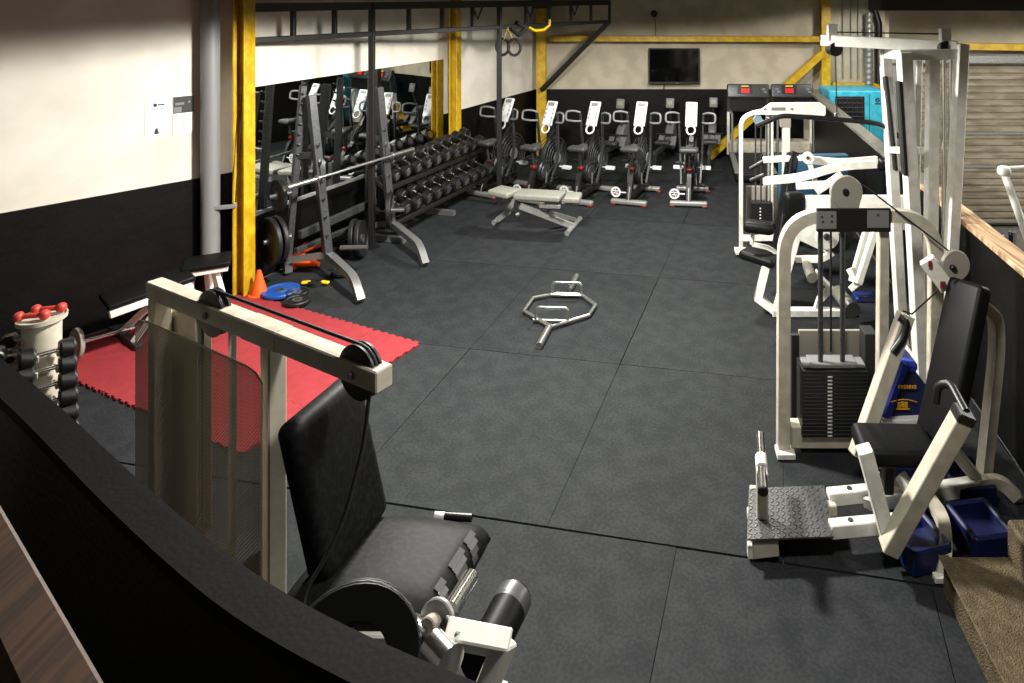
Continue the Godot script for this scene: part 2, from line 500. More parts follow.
func setting() -> void:
	# floor: screed under rubber mats laid edge to edge
	var s := S()
	cube(s, Vector3(0.8, -0.11, -4.75), Vector3(15.2, 0.18, 16.2), 0.0, 0.0)
	var fl := structure(obj("floor", s, mats.concrete))
	var area := PackedVector2Array([Vector2(-6.3, 0.0), Vector2(-6.35, -3.6), Vector2(-3.93, -6.6), Vector2(-2.0, -12.45), Vector2(2.72, -12.45), Vector2(2.62, -11.5), Vector2(2.14, -3.5), Vector2(2.1, -1.2), Vector2(0.0, 0.0)])
	var o := Vector2(-0.228, -5.31)
	var ua := Vector2(0.19, -0.982)
	var ub := Vector2(0.982, 0.19)
	var rng := RandomNumberGenerator.new()
	rng.seed = 7
	for i in range(-4, 6):
		for j in range(-6, 5):
			var off := 0.0 if i >= -1 else 0.69
			var g := 0.003
			var l0 := 1.66 * i + g + (0.008 if i == -1 else 0.0)
			var l1 := 1.66 * (i + 1) - g
			var w0 := 1.22 * j + off + g * 0.7
			var w1 := 1.22 * (j + 1) + off - g * 0.7
			var q := PackedVector2Array()
			for c in [[l0, w0], [l1, w0], [l1, w1], [l0, w1]]:
				q.append(o + ua * (c[0] + rng.randf_range(-0.002, 0.002)) + ub * (c[1] + rng.randf_range(-0.002, 0.002)))
			for piece in Geometry2D.intersect_polygons(q, area):
				s = S()
				prism(s, piece, 0.02, Transform3D(Basis(Vector3.RIGHT, Vector3(0, 0, 1), Vector3(0, -1, 0)), Vector3(0, -0.01, 0)))
				obj("rubber_mat", s, mats["rubber%d" % rng.randi_range(0, 2)], fl)
	# walls
	s = S()
	wall_piece(s, L0, L1, 0, 5.2, 0.2)
	wall_piece(s, L1, L2, 0, 5.2, 0.2)
	wall_piece(s, L2, L3, 0, 5.2, 0.2)
	var w := structure(obj("wall_left", s, mats.cream_wall))
	s = S()
	wall_piece(s, L1, L2, 0, 1.12, 0.02, 0.014)
	wall_piece(s, L2, L3, 0, 1.12, 0.02, 0.014)
	obj("painted_dado", s, mats.black_wall, w)
	s = S()
	wall_piece(s, L3 - Vector2(0.4, 0), R3, 0, 5.2, 0.2)
	w = structure(obj("wall_back", s, mats.back_wall))
	s = S()
	wall_piece(s, L3, Vector2(2.74, -12.5), 0, 1.12, 0.02, 0.014)
	obj("painted_dado", s, mats.black_wall, w)
	s = S()
	wall_piece(s, Vector2(2.92, -8.55), Vector2(8.0, -8.55), 0, 5.2, 0.15)
	structure(obj("wall_shutter", s, mats.back_wall))
	s = S()
	wall_piece(s, R3, R0, 0, 5.2, 0.2)
	structure(obj("wall_right", s, mats.cream_wall))
	s = S()
	wall_piece(s, R0, L0, 0, 5.2, 0.2)
	structure(obj("wall_front", s, mats.back_wall))
	s = S()
	cube(s, Vector3(0.8, 5.3, -4.75), Vector3(15.2, 0.2, 16.2), 0.0, 0.0)
	structure(obj("ceiling", s, mats.ceiling))
	# partition beside the machines: black boards with a cap of timber
	var p0 := Vector3(2.65, 0, -11.5)
	var p1 := Vector3(2.13, 0, -3.3)
	s = S()
	bar(s, p0 + Vector3(0.06, 0.58, 0), p1 + Vector3(0.06, 0.58, 0), 0.10, 1.16, Vector3.UP, 0.0)
	w = structure(obj("wall_partition", s, mats.black_wall))
	s = S()
	var pm := p0.lerp(p1, 0.68)
	bar(s, p0 + Vector3(0.06, 1.18, 0), pm + Vector3(0.06, 1.18, 0), 0.15, 0.04)
	obj("grey_cap", s, mats.cap_grey, w)
	s = S()
	bar(s, pm + Vector3(0.06, 1.18, 0), p1 + Vector3(0.06, 1.18, 0), 0.15, 0.04)
	obj("timber_cap", s, mats.raw_wood, w)
	# steelwork painted yellow
	for c in [[Vector3(-3.80, 0, -6.55), 1.5, "yellow steel column between the grey pipe and the mirror"], [Vector3(-2.74, 0, -9.84), 1.45, "yellow steel column behind the dumbbell rack"], [Vector3(-1.90, 0, -12.26), 0.0, "yellow steel column in the far corner beside the bikes"], [Vector3(3.08, 0, -12.3), 0.0, "yellow steel column beside the blue cabinet"]]:
		s = S()
		i_beam(s, c[0], c[0] + Vector3(0, 5.2, 0), 0.16, 0.12, c[1])
		tag(structure(obj("steel_column", s, mats.yellow)), c[2], "column", "yellow steel columns")
	s = S()
	bar(s, Vector3(-1.760, 2.034, -12.320), Vector3(2.974, 2.026, -12.320), 0.12, 0.10)
	tag(structure(obj("steel_beam", s, mats.yellow)), "yellow steel rail running along the back wall above the television", "beam", "yellow steel rails")
	s = S()
	bar(s, Vector3(2.767, 2.199, -8.420), Vector3(5.172, 2.162, -8.420), 0.10, 0.085)
	tag(structure(obj("steel_beam", s, mats.yellow)), "yellow steel rail running above the roller shutter", "beam", "yellow steel rails")
	s = S()
	bar(s, Vector3(3.214, 1.211, -12.360), Vector3(4.132, 1.193, -12.360), 0.10, 0.09)
	tag(structure(obj("steel_beam", s, mats.yellow)), "short yellow steel rail behind the blue cabinet", "beam", "yellow steel rails")
	s = S()
	bar(s, Vector3(2.985, 1.793, -12.150), Vector3(1.007, 0.034, -11.950), 0.12, 0.12)
	tag(structure(obj("steel_brace", s, mats.yellow)), "yellow diagonal steel brace running down behind the treadmills", "brace")
	s = S()
	cube(s, Vector3(5.3, 2.93, -8.25), Vector3(5.3, 0.62, 0.5))
	tag(structure(obj("steel_lintel", s, mats.rig_black)), "dark boxed-in lintel high above the roller shutter", "lintel")

# ---------------------------------------------------------------- left side: wall fittings, rig, racks, mats
func wall_frame(a: Vector2, b: Vector2, t: float, y: float, off: float) -> Transform3D:
	# a frame on the wall from a to b: x along the wall, y up, z into the room
	var d := (b - a).normalized()
	var inward := Vector3(-d.y, 0, d.x)
	var p := a.lerp(b, t)
	return Transform3D(Basis(Vector3(d.x, 0, d.y), Vector3.UP, inward), Vector3(p.x, y, p.y) + inward * off)

func plate_thing(p: Vector3, axis: Vector3, r: float, t: float, m: Material, called: String, label: String, group := "") -> Node3D:
	var o := thing(called, label, "weight plate", p, group)
	var s := S()
	lathe(s, [Vector2(0.028, -t * 0.5), Vector2(r * 0.30, -t * 0.5), Vector2(r * 0.34, -t * 0.32), Vector2(r * 0.80, -t * 0.32), Vector2(r * 0.84, -t * 0.5), Vector2(r - 0.006, -t * 0.5), Vector2(r, -t * 0.3), Vector2(r, t * 0.3), Vector2(r - 0.006, t * 0.5), Vector2(r * 0.84, t * 0.5), Vector2(r * 0.80, t * 0.32), Vector2(r * 0.34, t * 0.32), Vector2(r * 0.30, t * 0.5), Vector2(0.028, t * 0.5), Vector2(0.028, -t * 0.5)], p, axis, 26)
	obj("plate_body", s, m, o)
	s = S()
	lathe(s, [Vector2(0.026, -t * 0.52), Vector2(0.042, -t * 0.52), Vector2(0.042, t * 0.52), Vector2(0.026, t * 0.52), Vector2(0.026, -t * 0.52)], p, axis, 16)
	obj("hub_ring", s, mats.steel_rod, o)
	org = Vector3.ZERO
	return o

func cone_thing(p: Vector3, axis: Vector3, h: float, label: String) -> void:
	var o := thing("marker_cone", label, "cone", p, "orange marker cones")
	var s := S()
	lathe(s, [Vector2(0.0, 0.0), Vector2(h * 0.40, 0.0), Vector2(h * 0.38, 0.02), Vector2(h * 0.30, 0.024), Vector2(h * 0.07, h), Vector2(0, h)], p, axis, 20)
	obj("cone_body", s, mats.orange, o)
	org = Vector3.ZERO

func left_side() -> void:
	# mirror fixed over the dado between the first two columns
	var d := (L3 - L2).normalized()
	var f := wall_frame(L2, L3, 0.0, 0.0, 0.0)
	var t := thing("wall_mirror", "large wall mirror with a silver bottom edge behind the squat rack", "mirror", f * Vector3(1.7, 0.64, 0.02))
	var s := S()
	box(s, f * at(Vector3(1.78, 1.285, 0.025)), Vector3(3.14, 1.23, 0.012), 0.002)
	obj("glass", s, mats.mirror, t)
	s = S()
	box(s, f * at(Vector3(1.78, 0.655, 0.03)), Vector3(3.16, 0.035, 0.03), 0.003)
	obj("bottom_channel", s, mats.silver_paint, t)
	# grey waste pipe in front of the wall beside the first column
	var pp := Vector3(-4.02, 0, -6.40)
	t = thing("waste_pipe", "grey plastic pipe running up the wall beside the yellow column", "pipe", pp)
	s = S()
	tube(s, [pp + Vector3(0, 0.24, 0), pp + Vector3(0, 5.19, 0)], 0.078, 18)
	obj("pipe_run", s, mats.pipe_grey, t)
	s = S()
	lathe(s, [Vector2(0.08, 0.14), Vector2(0.098, 0.14), Vector2(0.098, 0.30), Vector2(0.08, 0.30)], pp, Vector3.UP, 18)
	lathe(s, [Vector2(0.09, 0.0), Vector2(0.09, 0.16)], pp, Vector3.UP, 18)
	obj("socket_end", s, mats.black_matt, t)
	s = S()
	bar(s, pp + Vector3(0.05, 0.86, 0.03), pp + Vector3(0.22, 0.86, -0.04), 0.04, 0.035)
	obj("bracket", s, mats.pipe_grey, t)
	org = Vector3.ZERO
	# two notices on the white wall
	f = wall_frame(L1, L2, 0.0, 0.0, 0.0)
	var len_ := L1.distance_to(L2)
	var notices := [[0.845 * len_, 1.705, 0.165, 0.33, "white paper notice with a small grey drawing taped to the white wall"], [0.898 * len_, 1.725, 0.165, 0.33, "white paper notice with a dark photograph on top taped to the white wall"]]
	for k in 2:
		var n: Array = notices[k]
		t = thing("paper_notice", n[4], "notice", f * Vector3(n[0], n[1] - n[3] / 2, 0.003), "paper notices on the white wall")
		s = S()
		box(s, f * at(Vector3(n[0], n[1], 0.004)), Vector3(n[2], n[3], 0.004), 0.0005)
		obj("sheet", s, mats.paper, t)
		s = S()
		var g := S()
		if k == 0:
			lathe(s, [Vector2(0, 0), Vector2(0.016, 0), Vector2(0.016, 0.003), Vector2(0, 0.003)], f * Vector3(n[0] - 0.01, n[1] + 0.125, 0.005), f.basis.z, 10)
			box(s, f * at(Vector3(n[0] + 0.035, n[1] + 0.125, 0.0065)), Vector3(0.05, 0.012, 0.002), 0.0)
			box(g, f * at(Vector3(n[0], n[1] + 0.088, 0.0065)), Vector3(0.12, 0.006, 0.002), 0.0)
			slab(s, [f * Vector3(n[0] - 0.02, n[1] - 0.13, 0.0065), f * Vector3(n[0] + 0.02, n[1] - 0.13, 0.0065), f * Vector3(n[0] + 0.007, n[1] - 0.08, 0.0065), f * Vector3(n[0] - 0.007, n[1] - 0.08, 0.0065)], 0.002)
		else:
			slab(s, [f * Vector3(n[0] - 0.08, n[1] + 0.16, 0.0065), f * Vector3(n[0] + 0.08, n[1] + 0.16, 0.0065), f * Vector3(n[0] + 0.08, n[1] + 0.01, 0.0065), f * Vector3(n[0] - 0.08, n[1] + 0.01, 0.0065)], 0.002)
			for r in 4:
				box(g, f * at(Vector3(n[0], n[1] - 0.04 - 0.028 * r, 0.0065)), Vector3(0.06 + 0.02 * (r % 2), 0.005, 0.002), 0.0)
			box(g, f * at(Vector3(n[0] - 0.03, n[1] + 0.095, 0.0085)), Vector3(0.07, 0.022, 0.002), 0.0)
			box(g, f * at(Vector3(n[0] - 0.045, n[1] + 0.042, 0.0085)), Vector3(0.06, 0.05, 0.002), 0.0)
			box(g, f * at(Vector3(n[0] + 0.045, n[1] + 0.105, 0.0085)), Vector3(0.016, 0.02, 0.002), 0.0)
		obj("dark_print", s, mats.print_dark, t)
		obj("grey_print", g, mats.print_grey, t)
		org = Vector3.ZERO
	rig()
	squat_rack()
	dumbbell_rack()
	foam_mats()
	situp_bench()
	dumbbell_tree()

func rig() -> void:
	# black steel training rig: a short bay from the column, then a long bay running away from the camera
	var a := Vector3(-3.80, 0, -6.60)
	var b := Vector3(-3.08, 0, -7.75)
	var c := Vector3(-0.66, 0, -11.4)
	var w := Vector3(-1.87, 0, -12.1)
	var lo := 2.37
	var hi := 2.68
	var t := thing("training_rig", "black steel overhead training rig bolted to the yellow columns", "rig", b)
	for e in [[a, b], [b, c]]:
		for y in [lo, hi]:
			var s := S()
			bar(s, e[0] + Vector3(0, y, 0), e[1] + Vector3(0, y, 0), 0.055, 0.055 if y == lo else 0.085)
			obj("rail", s, mats.rig_black, t)
	for e in [[a, b, 3], [b, c, 9]]:
		for k in int(e[2]) + 1:
			var p: Vector3 = e[0].lerp(e[1], float(k) / e[2])
			if e[2] == 9 and k == 0:
				continue
			var s := S()
			bar(s, p + Vector3(0, lo, 0), p + Vector3(0, hi, 0), 0.045, 0.05)
			obj("strut", s, mats.rig_black, t)
	for k in [3, 5, 7]:
		var p: Vector3 = b.lerp(c, float(k) / 9 + 0.02)
		var s := S()
		var dd := (c - b).normalized()
		tube(s, [p + Vector3(0, hi, 0) - dd * 0.1, p + Vector3(0, lo + 0.12, 0), p + Vector3(0, hi, 0) + dd * 0.1], 0.012, 6)
		obj("hanger", s, mats.rig_black, t)
	var posts := [b, b.lerp(c, 0.44)]
	for p in posts:
		var s := S()
		bar(s, p, p + Vector3(0, hi + 0.02, 0), 0.06, 0.06, Vector3(0, 0, 1))
		cube(s, p + Vector3(0, 0.005, 0), Vector3(0.14, 0.01, 0.14))
		obj("post", s, mats.rig_black, t)
	var s := S()
	bar(s, c + Vector3(0, lo, 0), w + Vector3(0, 1.16, 0.02), 0.07, 0.07)
	obj("brace", s, mats.rig_black, t)
	s = S()
	bar(s, c + Vector3(0, hi, 0), w + Vector3(-0.02, hi, 0.03), 0.06, 0.06)
	bar(s, a + Vector3(0, hi, 0), Vector3(-2.7, hi, -9.7), 0.05, 0.06)
	bar(s, Vector3(-2.7, hi, -9.7), w + Vector3(-0.02, hi, 0.03), 0.05, 0.06)
	obj("wall_rail", s, mats.rig_black, t)
	s = S()
	tube(s, [a + Vector3(0.01, lo - 0.01, 0.05), Vector3(-3.80, 0.9, -6.42)], 0.006, 5)
	obj("tie", s, mats.rig_black, t)
	org = Vector3.ZERO
	# suspension trainer straps hanging from the long rail, and a yellow ratchet strap over it
	var p := b.lerp(c, 0.46) + Vector3(0.03, lo - 0.03, 0)
	t = thing("suspension_trainer", "suspension trainer with two looped black handles hanging from the rig", "straps", p + Vector3(0, -0.55, 0))
	for g in [-1.0, 1.0]:
		s = S()
		bar(s, p + Vector3(0.02, 0.02, 0), p + Vector3(0.03 + g * 0.06, -0.14, 0), 0.02, 0.004)
		obj("strap", s, mats.strap_yellow, t)
		s = S()
		var ring := []
		for k in 17:
			var q := TAU * k / 16
			ring.append(p + Vector3(0.03 + g * (0.085 + 0.085 * sin(q)), -0.24 + 0.11 * cos(q), 0.03 * g))
		tube(s, ring, 0.019, 8, false)
		obj("handle", s, mats.black_matt, t)
	org = Vector3.ZERO
	p = b.lerp(c, 0.63) + Vector3(0, lo, 0)
	t = thing("strap_roll", "bundle of yellow and black strap tied round the rig rail", "strap", p)
	s = S()
	var dd := (c - b).normalized()
	tube(s, [p - dd * 0.26 + Vector3(0, -0.02, 0.04), p - dd * 0.12 + Vector3(0, -0.075, 0.045), p + dd * 0.05 + Vector3(0, -0.07, 0.045), p + dd * 0.17 + Vector3(0.0, -0.01, 0.045), p + dd * 0.18 + Vector3(0.0, 0.08, 0.045)], 0.022, 8)
	obj("yellow_webbing", s, mats.strap_yellow, t)
	s = S()
	tube(s, [p - dd * 0.62 + Vector3(0, -0.02, 0.03), p - dd * 0.45 + Vector3(0, -0.12, 0.05), p - dd * 0.30 + Vector3(0, -0.02, 0.06), p - dd * 0.5 + Vector3(0, 0.05, 0.05)], 0.035, 8)
	obj("black_webbing", s, mats.black_matt, t)
	org = Vector3.ZERO

func squat_rack() -> void:
	var o := Vector3(-3.05, 0, -7.2)
	var t := thing("squat_rack", "grey steel squat rack with curved feet holding a barbell", "rack", o)
	# two side frames: foot, rear leg, leaning upright
	var sides := [
		[Vector3(-2.62, 0.03, -6.34), Vector3(-3.20, 0.03, -6.96), Vector3(-3.62, 0.03, -7.0), Vector3(-3.414, 1.793, -7.050)],
		[Vector3(-2.31, 0.03, -7.20), Vector3(-2.93, 0.03, -7.93), Vector3(-3.24, 0.03, -8.02), Vector3(-3.097, 1.749, -8.000)]]
	for k in 2:
		var e: Array = sides[k]
		var s := S()
		var fwd: Vector3 = (e[0] - e[1]).normalized()
		strip(s, bend([e[0], e[0] - fwd * 0.16 + Vector3(0, 0.16, 0), e[1] + fwd * 0.15 + Vector3(0, 0.19, 0), e[1] + Vector3(0, 0.19, 0), e[2] + Vector3(0, 0.12, 0), e[2]], 0.14), 0.07, 0.06, fwd.cross(Vector3.UP))
		obj("foot", s, mats.foot_silver, t)
		s = S()
		bar(s, e[1] + Vector3(0, 0.16, 0), e[3], 0.075, 0.10, fwd)
		obj("upright", s, mats.dark_metal, t)
		s = S()
		var top2: Vector3 = e[3] + Vector3(-0.13, 0.08, -0.1)
		bar(s, e[2] + Vector3(0, 0.12, 0), top2, 0.06, 0.07, fwd)
		obj("rear_upright", s, mats.dark_metal, t)
		for q in 8:
			s = S()
			var f: Vector3 = (top2 - e[2]) * (0.55 + 0.055 * q)
			var p: Vector3 = e[2] + Vector3(0, 0.12, 0) + f
			bar(s, p, p + fwd * 0.07 + Vector3(0, 0.035, 0), 0.025, 0.02)
			obj("bar_catch", s, mats.dark_metal, t)
		for q in 6:
			s = S()
			var p: Vector3 = e[1].lerp(e[3], 0.22 + 0.1 * q) + fwd * 0.05
			tube(s, [p, p + fwd * 0.05, p + fwd * 0.065 + Vector3(0, 0.035, 0)], 0.009, 6)
			obj("hook", s, mats.steel_rod, t)
		# curved spotter arm from the rear upright to the leaning upright
		s = S()
		var r0: Vector3 = e[2].lerp(top2, 0.62)
		var r1: Vector3 = e[1].lerp(e[3], 0.36) + fwd * 0.02
		strip(s, bend([r0, Vector3(r1.x, r0.y + 0.03, r1.z) - fwd * 0.02, r1], 0.16), 0.05, 0.06, fwd.cross(Vector3.UP))
		obj("spotter_arm", s, mats.dark_metal, t)
	# long members joining the two frames
	for q in [[0.33, 0.0], [0.72, 1.0]]:
		var s := S()
		if q[1] == 0.0:
			bar(s, sides[0][2] + Vector3(0.1, 0.36, -0.03), sides[1][2] + Vector3(0.08, 0.40, -0.03), 0.05, 0.08)
		else:
			bar(s, sides[0][2] + Vector3(0.06, 0.20, -0.03), sides[1][2] + Vector3(0.06, 0.20, -0.03), 0.05, 0.05)
		obj("cross_member", s, mats.dark_metal, t)
	# storage pegs
	var pegs := [[Vector3(-3.52, 0.44, -6.86), Vector3(-0.16, 0, 0.20)], [Vector3(-3.53, 0.86, -6.88), Vector3(-0.12, 0, 0.18)], [Vector3(-2.95, 0.40, -7.79), Vector3(0.20, 0, -0.04)], [Vector3(-3.06, 0.30, -6.92), Vector3(0.26, 0, -0.02)]]
	for q in pegs:
		var s := S()
		tube(s, [q[0], q[0] + q[1]], 0.024, 10)
		obj("plate_peg", s, mats.steel_rod, t)
	org = Vector3.ZERO
	# the barbell lying in the rack
	var b0 := Vector3(-3.386, 1.000, -6.530)
	var b1 := Vector3(-2.770, 1.000, -8.180)
	t = thing("barbell", "bare olympic barbell with grey sleeves resting across the squat rack", "barbell", b0)
	var s := S()
	tube(s, [b0.lerp(b1, 0.2), b0.lerp(b1, 0.8)], 0.014, 10)
	obj("shaft", s, mats.worn_chrome, t)
	for e in [[b0, b0.lerp(b1, 0.2)], [b1, b0.lerp(b1, 0.8)]]:
		s = S()
		tube(s, [e[0], e[1]], 0.025, 12)
		disc(s, e[1], b1 - b0, 0.038, 0.025, 14)
		obj("sleeve", s, mats.worn_chrome, t)
	org = Vector3.ZERO
	# plates on the rack and on the floor
	var ax := Vector3(-0.62, 0, 0.78)
	plate_thing(Vector3(-3.60, 0.44, -6.76), ax, 0.225, 0.045, mats.iron, "weight_plate", "large black plate on the low rack peg, inner one of the pair")
	plate_thing(Vector3(-3.64, 0.44, -6.71), ax, 0.225, 0.045, mats.iron, "weight_plate", "large black plate on the low rack peg, outer one of the pair")
	plate_thing(Vector3(-3.60, 0.86, -6.78), ax, 0.16, 0.04, mats.iron, "weight_plate", "medium black plate on the upper rack peg beside the mirror")
	plate_thing(Vector3(-2.90, 0.40, -7.80), Vector3(0.9, 0, -0.2), 0.20, 0.045, mats.iron, "weight_plate", "large black plate on the far side frame of the squat rack")
	plate_thing(Vector3(-3.14, 0.22, -7.46), Vector3(0.85, 0.1, -0.1), 0.19, 0.045, mats.iron, "weight_plate", "black plate leaning under the rack, inner one of two")
	plate_thing(Vector3(-3.07, 0.21, -7.44), Vector3(0.85, 0.1, -0.1), 0.19, 0.045, mats.iron, "weight_plate", "black plate leaning under the rack, outer one of two")
	var flat := [[Vector3(-3.444, 0.000, -6.533), 0.165, mats.blue_plate, "blue plate lying flat on the red mat beside the orange cone"], [Vector3(-3.188, 0.000, -6.323), 0.115, mats.iron, "small black plate lying at the edge of the red mat"], [Vector3(-3.273, 0.000, -6.490), 0.10, mats.iron, "small black plate lying partly under the blue plate's edge"], [Vector3(-3.070, 0.000, -7.000), 0.11, mats.iron, "small black plate lying flat behind the rack's front foot"]]
	for q in flat:
		plate_thing(q[0] + Vector3(0, 0.036, 0), Vector3.UP, q[1], 0.034, q[2], "weight_plate", q[3])
	# spring collar with yellow grips on the floor
	var cp := Vector3(-3.225, 0.000, -6.759)
	t = thing("collar_clip", "black barbell collar with yellow grips lying behind the rack foot", "collar", cp)
	s = S()
	lathe(s, [Vector2(0.03, 0.0), Vector2(0.07, 0.0), Vector2(0.07, 0.04), Vector2(0.03, 0.04), Vector2(0.03, 0.0)], cp, Vector3.UP, 16)
	obj("ring", s, mats.black_matt, t)
	for g in [-1.0, 1.0]:
		s = S()
		bar(s, cp + Vector3(0.05 * g, 0.03, 0.0), cp + Vector3(0.13 * g, 0.03, 0.02), 0.04, 0.022)
		obj("grip", s, mats.strap_yellow, t)
	org = Vector3.ZERO
	cone_thing(Vector3(-3.637, 0.000, -6.512), Vector3.UP, 0.24, "orange marker cone standing at the foot of the yellow column")
	cone_thing(Vector3(-3.621, 0.000, -7.179) + Vector3(0, 0.09, 0), Vector3(0.95, -0.12, 0.2), 0.26, "orange marker cone lying on its side beneath the squat rack")
	cone_thing(Vector3(-3.649, 0.000, -7.341) + Vector3(-0.1, 0.10, -0.12), Vector3(0.9, 0.05, -0.3), 0.24, "orange marker cone lying behind another fallen cone under the rack")

const ORDINAL := ["first", "second", "third", "fourth", "fifth", "sixth", "seventh", "eighth", "ninth", "tenth"]

func dumbbell(o: Node3D, p: Vector3, ax: Vector3, r: float, l: float, hex := false) -> void:
	var hd := l * 0.3
	for g in [-1.0, 1.0]:
		var s := S()
		var q: Vector3 = p + ax * g * (l / 2 - hd / 2)
		lathe(s, [Vector2(0, -hd / 2), Vector2(r * 0.86, -hd / 2), Vector2(r, -hd / 2 + 0.012), Vector2(r, hd / 2 - 0.012), Vector2(r * 0.86, hd / 2), Vector2(0, hd / 2)], q, ax, 6 if hex else 14)
		var head := obj("head", s, mats.black_plastic, o)
		if not hex:
			s = S()
			disc(s, p + ax * g * l / 2, ax, r * 0.55, 0.006, 12, 0.001)
			obj("end_cap", s, mats.steel_rod, head)
	var h := S()
	tube(h, [p - ax * (l / 2 - hd), p + ax * (l / 2 - hd)], 0.015, 8)
	obj("handle", h, mats.chrome, o)

func dumbbell_rack() -> void:
	var n0 := Vector3(-3.02, 0, -7.98)
	var n1 := Vector3(-2.45, 0, -9.95)
	var t := thing("dumbbell_rack", "black two-tier dumbbell rack along the wall under the mirror", "rack", n0.lerp(n1, 0.5))
	var along := (n1 - n0).normalized()
	var into := Vector3(-along.z, 0, along.x)   # away from the wall
	if into.x < 0: into = -into
	var ends := [n0, n0.lerp(n1, 0.5), n1]
	for p in ends:
		var s := S()
		strip(s, bend([p + into * 0.26 + Vector3(0, 0.03, 0), p - into * 0.20 + Vector3(0, 0.03, 0), p - into * 0.16 + Vector3(0, 0.84, 0)], 0.08), 0.06, 0.06, along)
		obj("side_frame", s, mats.foot_silver, t)
		s = S()
		bar(s, p + into * 0.20 + Vector3(0, 0.20, 0), p - into * 0.17 + Vector3(0, 0.36, 0), 0.05, 0.05)
		obj("shelf_bracket", s, mats.rig_black, t)
		s = S()
		bar(s, p + into * 0.06 + Vector3(0, 0.56, 0), p - into * 0.16 + Vector3(0, 0.70, 0), 0.05, 0.05)
		obj("shelf_bracket", s, mats.rig_black, t)
	for q in [[0.20, 0.24], [0.06, 0.60]]:
		for e in [0.0, -0.20]:
			var s := S()
			var off: Vector3 = into * (q[0] + e) + Vector3(0, q[1] - e * 0.4, 0)
			bar(s, n0 + off - along * 0.05, n1 + off + along * 0.05, 0.05, 0.05)
			obj("shelf_rail", s, mats.rig_black, t)
	org = Vector3.ZERO
	# the dumbbells, heavier towards the far end
	var ax := (into + Vector3(0, -0.38, 0)).normalized()
	for tier in 2:
		for k in 10:
			var q := n0.lerp(n1, (k + 0.45) / 10.0)
			var r := 0.062 + 0.0035 * k + (0.008 if tier == 0 else 0.0)
			var p: Vector3 = q + into * (0.10 if tier == 0 else -0.04) + Vector3(0, (0.30 if tier == 0 else 0.665) + 0.035 + r * 0.9, 0)
			var o := thing("dumbbell", "round black dumbbell, %s from the squat rack on the rack's %s tier" % [ORDINAL[k], ["lower", "upper"][tier]], "dumbbell", p, "dumbbells on the %s tier" % ["lower", "upper"][tier])
			dumbbell(o, p, ax, r, 0.30 + 0.008 * k)
			org = Vector3.ZERO

func foam_tile_outline(nx: int, ny: int, n: int, size: float, k: int) -> PackedVector2Array:
	# square tile with jigsaw teeth along all four edges; outer edges carry them too
	var p := PackedVector2Array()
	var teeth := 6
	var d := 0.012
	var e := size / (2 * teeth)
	var corners := [Vector2(0, 0), Vector2(size, 0), Vector2(size, size), Vector2(0, size)]
	for c in 4:
		var a: Vector2 = corners[c]
		var b: Vector2 = corners[(c + 1) % 4]
		var u := (b - a).normalized()
		var v := Vector2(u.y, -u.x)
		var sgn := 1.0 if c < 2 else -1.0
		for i in teeth:
			var x0 := (2 * i + 0.5) * e
			if c >= 2:
				x0 = size - (2 * (teeth - 1 - i) + 0.5) * e - e
			p.append(a + u * x0 - v * 0.001)
			p.append(a + u * (x0 - 0.002) + v * (d * sgn - 0.001))
			p.append(a + u * (x0 + e + 0.002) + v * (d * sgn - 0.001))
			p.append(a + u * (x0 + e) - v * 0.001)
	return p

func foam_mats() -> void:
	var bcorner := Vector2(-1.84, -5.6)
	var u := Vector2(0.9, 0.436)
	var v := Vector2(-0.436, 0.9)
	var t := thing("foam_mat", "red foam jigsaw mat laid on the rubber floor beside the squat rack", "mat", Vector3(-3.2, 0, -5.5))
	var outline := foam_tile_outline(0, 0, 6, 0.5, 0)
	var room := PackedVector2Array([Vector2(-6.3, 0.0), Vector2(-6.3, -3.6), Vector2(-3.89, -6.53), Vector2(-3.6, -7.4), Vector2(0, -7.4), Vector2(0, 0)])
	for i in 5:
		for j in 3:
			var c := bcorner - u * 0.5 * (i + 1) + v * 0.5 * j
			var laid := PackedVector2Array()
			for q in outline: laid.append(c + u * q.x + v * q.y)
			for piece in Geometry2D.intersect_polygons(laid, room):
				var s := S()
				prism(s, piece, 0.016, Transform3D(Basis(Vector3.RIGHT, Vector3(0, 0, 1), Vector3(0, -1, 0)), Vector3(0, 0.009, 0)))
				obj("foam_tile", s, mats.red_foam, t)
	org = Vector3.ZERO

